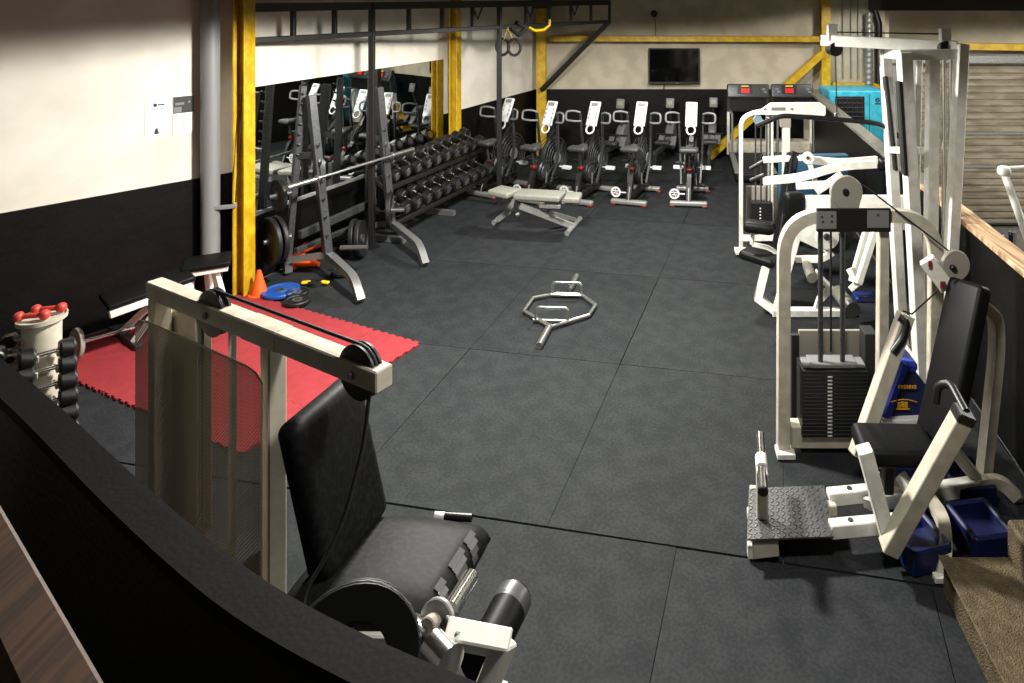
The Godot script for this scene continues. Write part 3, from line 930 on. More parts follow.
func situp_bench() -> void:
	var o := Vector3(-4.058, 0.000, -5.681)
	var t := thing("situp_bench", "flat black board bench on a white steel frame standing on the red mat", "bench", o)
	var h0 := Vector3(-4.227, 0.420, -5.409)
	var h1 := Vector3(-3.839, 0.480, -5.842)
	var s := S()
	cushion(s, h0, h1, 0.34, 0.05, Vector3.UP, 0.02)
	obj("board_pad", s, mats.leather, t)
	s = S()
	bar(s, h0.lerp(h1, 0.08) + Vector3(0.10, -0.05, 0.14), h1 + Vector3(0.10, -0.05, 0.14), 0.04, 0.05)
	bar(s, h0.lerp(h1, 0.08) + Vector3(-0.1, -0.05, -0.14), h1 + Vector3(-0.1, -0.05, -0.14), 0.04, 0.05)
	obj("side_rail", s, mats.white_steel, t)
	var fa := Vector3(-4.000, 0.000, -5.490)
	var fb := Vector3(-4.470, 0.000, -5.816)
	s = S()
	bar(s, fa + Vector3(0, 0.03, 0), fb + Vector3(0, 0.03, 0), 0.06, 0.05)
	obj("floor_foot", s, mats.dark_metal, t)
	for g in [0.35, 0.8]:
		s = S()
		bar(s, fb.lerp(fa, g) + Vector3(0, 0.05, 0), h0.lerp(h1, 0.65) + Vector3(0.14 * g, -0.06, 0.12 * g), 0.05, 0.05)
		obj("leg", s, mats.white_steel, t)
	var c := Vector3(-3.816, 0.500, -6.030)
	s = S()
	pad(s, at(c, 0.5), Vector3(0.36, 0.05, 0.30), 0.02)
	obj("head_pad", s, mats.leather, t)
	s = S()
	cube(s, c + Vector3(0, -0.045, 0), Vector3(0.32, 0.04, 0.26), 0.5)
	obj("pad_frame", s, mats.white_steel, t)
	for q in [[-0.08, 0.10, 0.0, 0.02], [0.08, 0.02, 0.16, 0.06], [-0.06, -0.1, 0.0, -0.06]]:
		s = S()
		bar(s, c + Vector3(q[0], -0.06, q[1]), Vector3(c.x + q[0] + q[2], 0.02, c.z + q[1] + q[3]), 0.045, 0.055)
		obj("leg", s, mats.white_steel, t)
	s = S()
	bar(s, Vector3(c.x - 0.05, 0.12, c.z + 0.08), Vector3(c.x + 0.25, 0.05, c.z + 0.05), 0.04, 0.04)
	obj("stretcher", s, mats.white_steel, t)
	org = Vector3.ZERO
	# a bar with one plate lying beside the bench
	var b0 := Vector3(-4.39, 0.13, -5.36)
	var b1 := Vector3(-3.86, 0.05, -6.22)
	t = thing("short_barbell", "chrome bar with one grey plate lying on the red mat beside the dumbbell tree", "barbell", b0)
	s = S()
	tube(s, [b0 - (b1 - b0) * 0.05, b1], 0.015, 10)
	obj("shaft", s, mats.chrome, t)
	s = S()
	disc(s, b0, b1 - b0, 0.115, 0.03, 24)
	obj("end_plate", s, mats.pulley_grey, t)
	org = Vector3.ZERO

func dumbbell_tree() -> void:
	var c := Vector3(-3.84, 0, -4.42)
	var t := thing("dumbbell_tree", "white drum-shaped dumbbell stand with a round tray on top", "stand", c)
	var s := S()
	lathe(s, [Vector2(0, 0), Vector2(0.17, 0), Vector2(0.17, 0.02), Vector2(0.10, 0.03), Vector2(0.10, 0.74), Vector2(0, 0.74)], c, Vector3.UP, 26)
	obj("drum", s, mats.cream_steel, t)
	s = S()
	lathe(s, [Vector2(0, 0.745), Vector2(0.11, 0.745), Vector2(0.128, 0.75), Vector2(0.13, 0.775), Vector2(0.122, 0.775), Vector2(0.118, 0.765), Vector2(0, 0.76)], c, Vector3.UP, 28)
	obj("tray", s, mats.cream_steel, t)
	var spots := []
	for k in 6:
		for g in [[0.72, 0], [2.7, 1]]:
			spots.append([k, g[0], g[1]])
	for q in spots:
		var a: float = q[1] + 0.02 * q[0]
		var y: float = 0.60 - 0.098 * q[0]
		var outw := Vector3(cos(a), 0, sin(a))
		s = S()
		for e in [-0.05, 0.05]:
			var side: Vector3 = Vector3(-outw.z, 0, outw.x) * e
			tube(s, [c + outw * 0.10 + side + Vector3(0, y - 0.02, 0), c + outw * 0.21 + side + Vector3(0, y - 0.025, 0), c + outw * 0.22 + side + Vector3(0, y + 0.01, 0)], 0.008, 6)
		obj("cradle", s, mats.cream_steel, t)
	org = Vector3.ZERO
	for q in spots:
		var a: float = q[1] + 0.02 * q[0]
		var y: float = 0.60 - 0.098 * q[0]
		var outw := Vector3(cos(a), 0, sin(a))
		var ax := Vector3(-outw.z, 0, outw.x)
		var p: Vector3 = c + outw * (0.19 + 0.008 * q[0]) + Vector3(0, y + 0.005, 0)
		var o := thing("hex_dumbbell", "black hex dumbbell, %s from the top on the %s side of the drum stand" % [ORDINAL[q[0]], ["room", "wall"][q[2]]], "dumbbell", p, ["hex dumbbells on the room side of the stand", "hex dumbbells on the wall side of the stand"][q[2]])
		dumbbell(o, p, ax, 0.054, 0.27 + 0.012 * q[0], true)
		org = Vector3.ZERO
	for k in 2:
		var p := c + Vector3(-0.015 + 0.02 * k, 0.80, 0.055 - 0.10 * k)
		var o := thing("small_dumbbell", ["small red vinyl dumbbell on the tray's outer rim of the white drum stand", "small red vinyl dumbbell on the tray's wall side of the white drum stand"][k], "dumbbell", p, "red dumbbells on the tray")
		s = S()
		var ax := Vector3(0.97, 0, -0.22)
		for g in [-1.0, 1.0]:
			pad(s, frame(p + ax * g * 0.045, p + ax * g * 0.095, Vector3.UP), Vector3(0.06, 0.06, 0.055), 0.026)
		tube(s, [p - ax * 0.06, p + ax * 0.06], 0.017, 8)
		obj("vinyl_body", s, mats.pink_vinyl, o)
		org = Vector3.ZERO

# ---------------------------------------------------------------- back of the room: bikes, rowers, treadmills, wall fittings
func air_bike() -> Node3D:
	# built at the origin, the rider faces -z
	var t := thing("air_bike", "", "exercise bike", Vector3.ZERO, "air bikes in a row facing the back wall")
	var s := S()
	for q in [[0.36, "rear_stabiliser"], [-0.36, "front_stabiliser"]]:
		s = S()
		pad(s, at(Vector3(0, 0.045, q[0])), Vector3(0.50 if q[0] > 0 else 0.46, 0.06, 0.085), 0.02)
		var st := obj(q[1], s, mats.silver_paint, t)
		for g in [-1.0, 1.0]:
			s = S()
			pad(s, at(Vector3(g * 0.215, 0.014, q[0])), Vector3(0.075, 0.028, 0.09), 0.01)
			obj("rubber_foot", s, mats.red_plastic, st)
	s = S()
	bar(s, Vector3(0, 0.09, 0.36), Vector3(0, 0.10, -0.36), 0.06, 0.07)
	strip(s, bend([Vector3(0, 0.07, 0.35), Vector3(0, 0.40, 0.24), Vector3(0, 0.46, 0.05), Vector3(0, 0.86, -0.24)], 0.1), 0.06, 0.06, Vector3.RIGHT)
	bar(s, Vector3(0, 0.09, -0.34), Vector3(0, 0.88, -0.25), 0.06, 0.07)
	obj("frame", s, mats.rig_black, t)
	s = S()
	bar(s, Vector3(0.0, 0.06, 0.375), Vector3(0.0, 0.24, 0.32), 0.022, 0.02)
	obj("rear_strut", s, mats.silver_paint, t)
	# crank housing, red release knob
	s = S()
	disc(s, Vector3(0, 0.36, 0.02), Vector3.RIGHT, 0.15, 0.11, 24, 0.02)
	obj("crank_housing", s, mats.black_plastic, t)
	s = S()
	disc(s, Vector3(0, 0.36, 0.02), Vector3.RIGHT, 0.10, 0.13, 20, 0.01)
	obj("crank_cover", s, mats.dark_metal, t)
	s = S()
	pad(s, at(Vector3(0, 0.46, 0.22)), Vector3(0.075, 0.05, 0.08), 0.02)
	obj("release_lever", s, mats.red_plastic, t)
	# fan wheel with its wire cage
	s = S()
	disc(s, Vector3(0, 0.50, -0.22), Vector3.RIGHT, 0.27, 0.05, 28, 0.01)
	obj("fan_wheel", s, mats.black_matt, t)
	for g in [-1.0, 1.0]:
		s = S()
		for r in [0.29, 0.24, 0.19, 0.14]:
			var ring := []
			for k in 25:
				var a := TAU * k / 24
				ring.append(Vector3(g * (0.10 - r * 0.13), 0.50 + r * cos(a), -0.22 + r * sin(a)))
			tube(s, ring, 0.0055, 5, false)
		for k in 8:
			var a := TAU * k / 8
			tube(s, [Vector3(g * 0.088, 0.5 + 0.08 * cos(a), -0.22 + 0.08 * sin(a)), Vector3(g * 0.062, 0.5 + 0.29 * cos(a), -0.22 + 0.29 * sin(a))], 0.005, 5, false)
		var cage := obj("fan_cage", s, mats.dark_metal, t)
		s = S()
		disc(s, Vector3(g * 0.09, 0.50, -0.22), Vector3.RIGHT, 0.085, 0.02, 20)
		obj("hub_cover", s, mats.grey_plastic, cage)
	# saddle on its post
	s = S()
	tube(s, [Vector3(0, 0.38, 0.20), Vector3(0, 0.70, 0.26)], 0.018, 10)
	obj("seat_post", s, mats.dark_metal, t)
	s = S()
	pad(s, at(Vector3(0, 0.735, 0.30)), Vector3(0.26, 0.07, 0.16), 0.034)
	pad(s, at(Vector3(0, 0.740, 0.18)), Vector3(0.10, 0.06, 0.20), 0.03)
	obj("saddle", s, mats.grey_saddle, t)
	# pedals and pegs
	for g in [-1.0, 1.0]:
		s = S()
		bar(s, Vector3(g * 0.075, 0.36, 0.02), Vector3(g * 0.085, 0.36 - g * 0.15, 0.05), 0.02, 0.03)
		obj("crank_arm", s, mats.steel_rod, t)
		s = S()
		cube(s, Vector3(g * 0.15, 0.36 - g * 0.15, 0.05), Vector3(0.10, 0.03, 0.09))
		obj("pedal", s, mats.black_plastic, t)
		s = S()
		tube(s, [Vector3(g * 0.06, 0.36, -0.30), Vector3(g * 0.14, 0.36, -0.30)], 0.012, 6)
		cube(s, Vector3(g * 0.20, 0.36, -0.30), Vector3(0.13, 0.045, 0.06))
		obj("foot_peg", s, mats.white_panel, t)
		# moving arm with a looped grip
		s = S()
		strip(s, bend([Vector3(g * 0.13, 0.20, 0.0), Vector3(g * 0.15, 0.52, -0.16), Vector3(g * 0.17, 1.13, -0.10)], 0.2), 0.025, 0.035, Vector3.RIGHT)
		var arm := obj("handle_arm", s, mats.dark_metal, t)
		s = S()
		tube(s, bend([Vector3(g * 0.16, 1.03, -0.10), Vector3(g * 0.22, 1.04, 0.0), Vector3(g * 0.34, 1.05, 0.02), Vector3(g * 0.34, 1.17, 0.0), Vector3(g * 0.24, 1.18, -0.04), Vector3(g * 0.17, 1.15, -0.10)], 0.04), 0.015, 8)
		obj("grip", s, mats.grey_plastic, arm)
	# tall tilted console with a bottle ring
	s = S()
	tube(s, [Vector3(0, 0.86, -0.25), Vector3(0, 1.02, -0.20)], 0.025, 8)
	obj("console_post", s, mats.rig_black, t)
	var c := Transform3D(Basis(Vector3.RIGHT, -0.46), Vector3(0, 1.13, -0.17))
	s = S()
	pad(s, c, Vector3(0.165, 0.36, 0.035), 0.015)
	var con := obj("console", s, mats.console_white, t)
	s = S()
	box(s, c * at(Vector3(0, 0.13, 0.0185)), Vector3(0.10, 0.05, 0.003), 0.0005)
	box(s, c * at(Vector3(0, -0.172, 0.0185)), Vector3(0.12, 0.012, 0.003), 0.0005)
	for g in [-1.0, 1.0]:
		for k in 3:
			box(s, c * at(Vector3(g * 0.055, 0.055 - 0.06 * k, 0.0185)), Vector3(0.018, 0.03, 0.003), 0.0005)
	obj("buttons", s, mats.print_grey, con)
	s = S()
	box(s, c * at(Vector3(0, -0.005, 0.0185)), Vector3(0.07, 0.15, 0.003), 0.0005)
	obj("display", s, mats.white_panel, con)
	s = S()
	var ring := []
	for k in 19:
		var a := TAU * k / 18
		ring.append(c * Vector3(0.058 * sin(a), -0.225 + 0.062 * cos(a), 0.01))
	tube(s, ring, 0.013, 8, false)
	obj("bottle_ring", s, mats.console_white, con)
	# round white emblem on the flank
	s = S()
	lathe(s, [Vector2(0.046, 0), Vector2(0.07, 0), Vector2(0.07, 0.006), Vector2(0.046, 0.006), Vector2(0.046, 0)], Vector3(-0.19, 0.16, 0.335), Vector3.BACK, 20)
	bar(s, Vector3(-0.235, 0.175, 0.338), Vector3(-0.145, 0.175, 0.338), 0.012, 0.006, Vector3.BACK, 0.001)
	bar(s, Vector3(-0.225, 0.145, 0.338), Vector3(-0.155, 0.145, 0.338), 0.012, 0.006, Vector3.BACK, 0.001)
	bar(s, Vector3(-0.175, 0.125, 0.338), Vector3(-0.200, 0.195, 0.338), 0.012, 0.006, Vector3.BACK, 0.001)
	bar(s, Vector3(-0.05, 0.16, 0.332), Vector3(-0.125, 0.16, 0.334), 0.015, 0.006, Vector3.BACK, 0.001)
	obj("round_emblem", s, mats.white_panel, t)
	return t

func rower() -> Node3D:
	# built at the origin, the flywheel end at -z
	var t := thing("rowing_machine", "", "rower", Vector3.ZERO, "rowing machines behind the bikes")
	var s := S()
	bar(s, Vector3(0, 0.34, 0.75), Vector3(0, 0.30, -0.5), 0.07, 0.08)
	obj("rail", s, mats.dark_metal, t)
	s = S()
	bar(s, Vector3(0, 0.33, 0.70), Vector3(0, 0.03, 0.76), 0.06, 0.06)
	bar(s, Vector3(-0.24, 0.02, 0.76), Vector3(0.24, 0.02, 0.76), 0.05, 0.04)
	obj("rear_leg", s, mats.black_matt, t)
	s = S()
	bar(s, Vector3(0, 0.3, -0.6), Vector3(0, 0.03, -0.75), 0.06, 0.06)
	bar(s, Vector3(-0.28, 0.02, -0.76), Vector3(0.28, 0.02, -0.76), 0.05, 0.04)
	obj("front_leg", s, mats.black_matt, t)
	s = S()
	disc(s, Vector3(0, 0.40, -0.62), Vector3.RIGHT, 0.26, 0.16, 24, 0.03)
	obj("flywheel_housing", s, mats.grey_plastic, t)
	s = S()
	pad(s, at(Vector3(0, 0.42, 0.1)), Vector3(0.28, 0.06, 0.22), 0.025)
	obj("seat", s, mats.mesh_seat, t)
	s = S()
	for g in [-1.0, 1.0]:
		bar(s, Vector3(g * 0.12, 0.30, -0.20), Vector3(g * 0.12, 0.48, -0.36), 0.11, 0.03)
	obj("footboards", s, mats.grey_plastic, t)
	s = S()
	tube(s, [Vector3(0, 0.46, -0.58), Vector3(0.03, 1.02, -0.42)], 0.02, 8)
	obj("monitor_arm", s, mats.dark_metal, t)
	s = S()
	pad(s, Transform3D(Basis(Vector3.RIGHT, -0.2), Vector3(0.03, 1.10, -0.40)), Vector3(0.17, 0.20, 0.05), 0.02)
	var mo := obj("monitor", s, mats.grey_plastic, t)
	s = S()
	box(s, Transform3D(Basis(Vector3.RIGHT, -0.2), Vector3(0.03, 1.115, -0.374)), Vector3(0.10, 0.08, 0.004), 0.001)
	obj("display", s, mats.pulley_grey, mo)
	s = S()
	tube(s, [Vector3(-0.22, 0.50, -0.30), Vector3(0.22, 0.50, -0.30)], 0.016, 8)
	obj("pull_handle", s, mats.black_matt, t)
	return t

func treadmill() -> Node3D:
	# built at the origin, the console end at -z
	var t := thing("treadmill", "", "treadmill", Vector3.ZERO, "treadmills by the partition")
	var s := S()
	cube(s, Vector3(0, 0.10, 0.0), Vector3(0.72, 0.14, 1.75), 0.0, 0.03)
	obj("deck", s, mats.black_plastic, t)
	s = S()
	cube(s, Vector3(0, 0.172, 0.08), Vector3(0.50, 0.012, 1.56), 0.0, 0.004)
	obj("running_belt", s, mats.black_matt, t)
	for g in [-1.0, 1.0]:
		s = S()
		cube(s, Vector3(g * 0.31, 0.175, 0.08), Vector3(0.10, 0.03, 1.58), 0.0, 0.01)
		obj("side_rail", s, mats.grey_plastic, t)
	s = S()
	pad(s, at(Vector3(0, 0.26, -0.72)), Vector3(0.74, 0.24, 0.34), 0.05)
	obj("motor_hood", s, mats.cream_steel, t)
	for g in [-1.0, 1.0]:
		s = S()
		bar(s, Vector3(g * 0.37, 0.12, -0.68), Vector3(g * 0.37, 0.96, -0.62), 0.05, 0.10, Vector3(0, 0, 1))
		var up := obj("upright", s, mats.white_steel, t)
		s = S()
		bar(s, Vector3(g * 0.37, 0.94, -0.62), Vector3(g * 0.37, 1.32, -0.58), 0.06, 0.12, Vector3(0, 0, 1))
		obj("upper_sleeve", s, mats.dark_metal, up)
		s = S()
		tube(s, bend([Vector3(g * 0.35, 0.95, -0.60), Vector3(g * 0.33, 0.98, -0.15), Vector3(g * 0.33, 0.30, -0.12)], 0.1), 0.02, 8)
		obj("handrail", s, mats.grey_plastic, t)
	s = S()
	pad(s, Transform3D(Basis(Vector3.RIGHT, -0.3), Vector3(0, 1.32, -0.56)), Vector3(0.80, 0.26, 0.10), 0.03)
	var con := obj("console", s, mats.dark_metal, t)
	var c := Transform3D(Basis(Vector3.RIGHT, -0.3), Vector3(0, 1.32, -0.56))
	s = S()
	box(s, c * at(Vector3(-0.06, 0.02, 0.051)), Vector3(0.28, 0.16, 0.006), 0.001)
	obj("display_panel", s, mats.black_plastic, con)
	for k in 3:
		s = S()
		box(s, c * at(Vector3(-0.11 + 0.055 * k, 0.0, 0.056)), Vector3(0.04, 0.085, 0.006), 0.001)
		obj("led_digit", s, mats.led, con)
	s = S()
	box(s, c * at(Vector3(-0.06, 0.085, 0.056)), Vector3(0.14, 0.02, 0.006), 0.001)
	obj("yellow_label", s, mats.strap_yellow, con)
	for g in [-1.0, 1.0]:
		s = S()
		for k in 2:
			box(s, c * at(Vector3(g * 0.29 + 0.03 * k, 0.03 - 0.05 * k, 0.052)), Vector3(0.06, 0.035, 0.006), 0.001)
		obj("keys", s, mats.grey_plastic, con)
	s = S()
	cube(s, Vector3(0, 1.06, -0.60), Vector3(0.70, 0.24, 0.06), 0.0, 0.01)
	obj("lower_shroud", s, mats.black_plastic, t)
	return t

func back_side() -> void:
	# television
	var c := Vector3(0.423, 1.547, -12.350)
	var t := thing("television", "black flat-screen television hanging on the cream back wall", "television", c)
	var s := S()
	cube(s, c, Vector3(0.90, 0.63, 0.07), 0.0, 0.008)
	obj("casing", s, mats.black_plastic, t)
	s = S()
	cube(s, c + Vector3(0, 0.012, 0.036), Vector3(0.86, 0.575, 0.006), 0.0, 0.001)
	obj("screen", s, mats.screen, t)
	s = S()
	cube(s, c + Vector3(0.05, -0.295, 0.037), Vector3(0.05, 0.015, 0.006), 0.0, 0.001)
	obj("badge", s, mats.grey_plastic, t)
	s = S()
	cube(s, c + Vector3(0, 0, -0.05), Vector3(0.3, 0.3, 0.06))
	obj("wall_bracket", s, mats.black_matt, t)
	s = S()
	tube(s, [c + Vector3(-0.17, -0.3, -0.03), c + Vector3(-0.18, -0.42, -0.075), c + Vector3(-0.18, -0.46, -0.08)], 0.008, 5)
	obj("cable", s, mats.black_matt, t)
	org = Vector3.ZERO
	# dome camera with its wire
	c = Vector3(0.071, 2.463, -12.400)
	t = thing("ceiling_sensor", "small round black sensor with a thin wire high on the back wall", "sensor", c)
	s = S()
	lathe(s, [Vector2(0, -0.05), Vector2(0.06, -0.05), Vector2(0.06, 0.0), Vector2(0.045, 0.045), Vector2(0, 0.065)], c + Vector3(0, 0, -0.04), Vector3(0, -0.2, 1), 16)
	obj("dome", s, mats.black_plastic, t)
	s = S()
	tube(s, [c + Vector3(0.01, -0.05, -0.08), c + Vector3(0.03, -0.25, -0.09), c + Vector3(0.03, -0.40, -0.09)], 0.006, 5)
	obj("wire", s, mats.black_matt, t)
	org = Vector3.ZERO
	# loudspeaker under the roof beside the far column
	c = Vector3(-1.836, 2.681, -11.900)
	t = thing("loudspeaker", "black loudspeaker box mounted high on the far corner column", "speaker", c)
	s = S()
	cube(s, c + Vector3(0, 0.06, 0), Vector3(0.32, 0.34, 0.24), 0.3, 0.02)
	obj("cabinet", s, mats.black_plastic, t)
	s = S()
	disc(s, c + Vector3(0.035, 0.06, 0.115), Vector3(0.3, 0, 0.95), 0.09, 0.02, 20)
	obj("driver_cone", s, mats.black_matt, t)
	s = S()
	bar(s, c + Vector3(-0.02, 0.2, -0.10), c + Vector3(-0.02, 0.2, -0.35), 0.05, 0.05)
	obj("bracket", s, mats.rig_black, t)
	org = Vector3.ZERO
	# bikes: floor point under the middle, turn
	var bike := air_bike()
	var spots := [
		[Vector3(0.556, 0.000, -9.608), -0.13, "air bike with white console standing closest to the treadmills"],
		[Vector3(-0.179, 0.000, -9.655), -0.29, "air bike with white console, second from the treadmills"],
		[Vector3(-0.857, 0.000, -9.679), -0.38, "air bike standing behind the grey adjustable bench's lower end"],
		[Vector3(-1.487, 0.000, -9.727), -0.45, "air bike in front of the far corner column"],
		[Vector3(-2.163, 0.000, -10.026), -0.50, "air bike beside the far end of the dumbbell rack"]]
	for k in spots.size():
		var q: Array = spots[k]
		if k == 0:
			bike.position = q[0]
			bike.rotation.y = q[1]
			bike.set_meta("label", q[2])
		else:
			copy(bike, q[0], q[1], q[2])
	var row := rower()
	row.scale = Vector3.ONE * 0.86
	var rs := [[Vector3(-0.630, 0.000, -11.598) , 0.30, "rowing machine behind the second and third bikes"], [Vector3(0.233, 0.000, -11.667), 0.25, "rowing machine between the two bikes with white consoles"], [Vector3(1.023, 0.000, -11.737), 0.14, "rowing machine beside the foot of the yellow brace"]]
	for k in rs.size():
		var q: Array = rs[k]
		if k == 0:
			row.position = q[0]
			row.rotation.y = -q[1]
			row.set_meta("label", q[2])
		else:
			copy(row, q[0], -q[1], q[2])
	var tm := treadmill()
	tm.scale = Vector3(0.88, 0.90, 0.95)
	tm.position = Vector3(1.616, 0.000, -11.200)
	tm.rotation.y = -0.05
	tm.set_meta("label", "treadmill with red digits, the one beside the rowing machines")
	copy(tm, Vector3(2.352, 0.000, -11.200), -0.05, "treadmill with red digits, the one beside the partition")
	# blue compressor cabinet beyond the partition
	c = Vector3(3.42, 0, -11.9)
	t = thing("blue_cabinet", "bright blue compressor cabinet with a black grille beyond the partition", "cabinet", c)
	s = S()
	cube(s, c + Vector3(0, 0.61, 0), Vector3(0.93, 1.22, 0.75), 0.0, 0.02)
	obj("casing", s, mats.cyan_paint, t)
	s = S()
	cube(s, c + Vector3(-0.13, 0.90, 0.378), Vector3(0.48, 0.46, 0.012), 0.0, 0.003)
	var gr := obj("grille", s, mats.black_matt, t)
	for i in 6:
		s = S()
		bar(s, c + Vector3(-0.37, 0.72 + 0.075 * i, 0.388), c + Vector3(0.11, 0.72 + 0.075 * i, 0.388), 0.012, 0.02)
		obj("grille_bar", s, mats.dark_metal, gr)
	for i in 6:
		s = S()
		bar(s, c + Vector3(-0.33 + 0.08 * i, 0.68, 0.388), c + Vector3(-0.33 + 0.08 * i, 1.12, 0.388), 0.012, 0.02, Vector3.BACK)
		obj("grille_bar", s, mats.dark_metal, gr)
	s = S()
	cube(s, c + Vector3(0.19, 0.62, 0.377), Vector3(0.008, 1.1, 0.008), 0.0, 0.001)
	obj("door_seam", s, mats.print_dark, t)
	s = S()
	var sp := []
	for k in 13:
		var a := PI * 0.25 + TAU * 0.62 * k / 12
		sp.append(c + Vector3(0.33 + 0.035 * cos(a), 1.07 + 0.028 * sin(a), 0.38))
	tube(s, sp, 0.009, 5)
	cube(s, c + Vector3(0.33, 1.01, 0.378), Vector3(0.10, 0.02, 0.006), 0.0, 0.001)
	cube(s, c + Vector3(0.35, 1.06, 0.378), Vector3(0.05, 0.018, 0.006), 0.0, 0.001)
	obj("dark_logo", s, mats.print_dark, t)
	org = Vector3.ZERO
	# ribbed flexible duct and thin conduits going up behind the cabinet
	var d0 := Vector3(3.848, 2.712, -12.300)
	var prof := []
	for k in 26:
		prof.append(Vector2(0.072 if k % 2 == 0 else 0.06, 0.05 * k))
	s = S()
	lathe(s, prof, Vector3(d0.x, 1.24, d0.z), Vector3.UP, 14)
	o_tag(obj("flexible_duct", s, mats.silver_paint), "ribbed silver air duct rising from the blue cabinet", "duct")
	s = S()
	tube(s, [Vector3(d0.x + 0.19, 1.24, -12.33), Vector3(d0.x + 0.19, 2.3, -12.36), Vector3(d0.x + 0.10, 2.6, -12.38)], 0.06, 10)
	o_tag(obj("black_hose", s, mats.black_plastic), "thick black hose rising beside the ribbed silver duct", "hose")
	var cable_at := ["closest to the yellow column", "in the middle of three", "closest to the silver duct"]
	for k in 3:
		var px: float = [3.43, 3.575, 3.70][k]
		s = S()
		tube(s, [Vector3(px, 1.3, -12.46), Vector3(px, 5.1, -12.46)], 0.008, 5)
		o_tag(obj("wall_cable", s, mats.print_grey), "thin grey cable up the wall above the blue cabinet, " + cable_at[k], "cable", "thin cables above the blue cabinet")
	# roller shutter with its ribbed curtain
	var x0 := Vector3(3.0, 0, 0)
	var x1 := Vector3(6.2, 0, 0)
	t = thing("roller_shutter", "dull steel roller shutter door beyond the partition", "shutter", Vector3((x0.x + x1.x) / 2, 0, -8.5))
	s = S()
	s.set_smooth_group(-1)
	var y := 0.0
	while y < 1.96:
		var za := -8.52
		var zb := -8.492
		for e in [[y, za, y + 0.022, zb], [y + 0.022, zb, y + 0.058, zb], [y + 0.058, zb, y + 0.08, za]]:
			quad(s, Vector3(x0.x, e[0], e[1]), Vector3(x1.x, e[0], e[1]), Vector3(x1.x, e[2], e[3]), Vector3(x0.x, e[2], e[3]), Vector3.BACK)
		y += 0.08
	quad(s, Vector3(x0.x, 0, -8.54), Vector3(x1.x, 0, -8.54), Vector3(x1.x, 1.98, -8.54), Vector3(x0.x, 1.98, -8.54), Vector3.FORWARD)
	obj("slat_curtain", s, mats.shutter, t)
	for yy in [0.05, 0.72, 1.12]:
		s = S()
		cube(s, Vector3((x0.x + x1.x) / 2, yy, -8.485), Vector3(x1.x - x0.x, 0.03, 0.02))
		obj("lock_bar", s, mats.silver_paint, t)
	s = S()
	cube(s, Vector3(x0.x - 0.03, 1.0, -8.51), Vector3(0.1, 2.0, 0.08))
	obj("guide_channel", s, mats.silver_paint, t)
	s = S()
	cube(s, Vector3((x0.x + x1.x) / 2 - 0.05, 2.03, -8.46), Vector3(x1.x - x0.x + 0.1, 0.12, 0.16), 0.0, 0.02)
	obj("roller_box", s, mats.silver_paint, t)
	org = Vector3.ZERO

func o_tag(o: Node, label: String, category: String, group := "") -> void:
	tag(o, label, category, group)

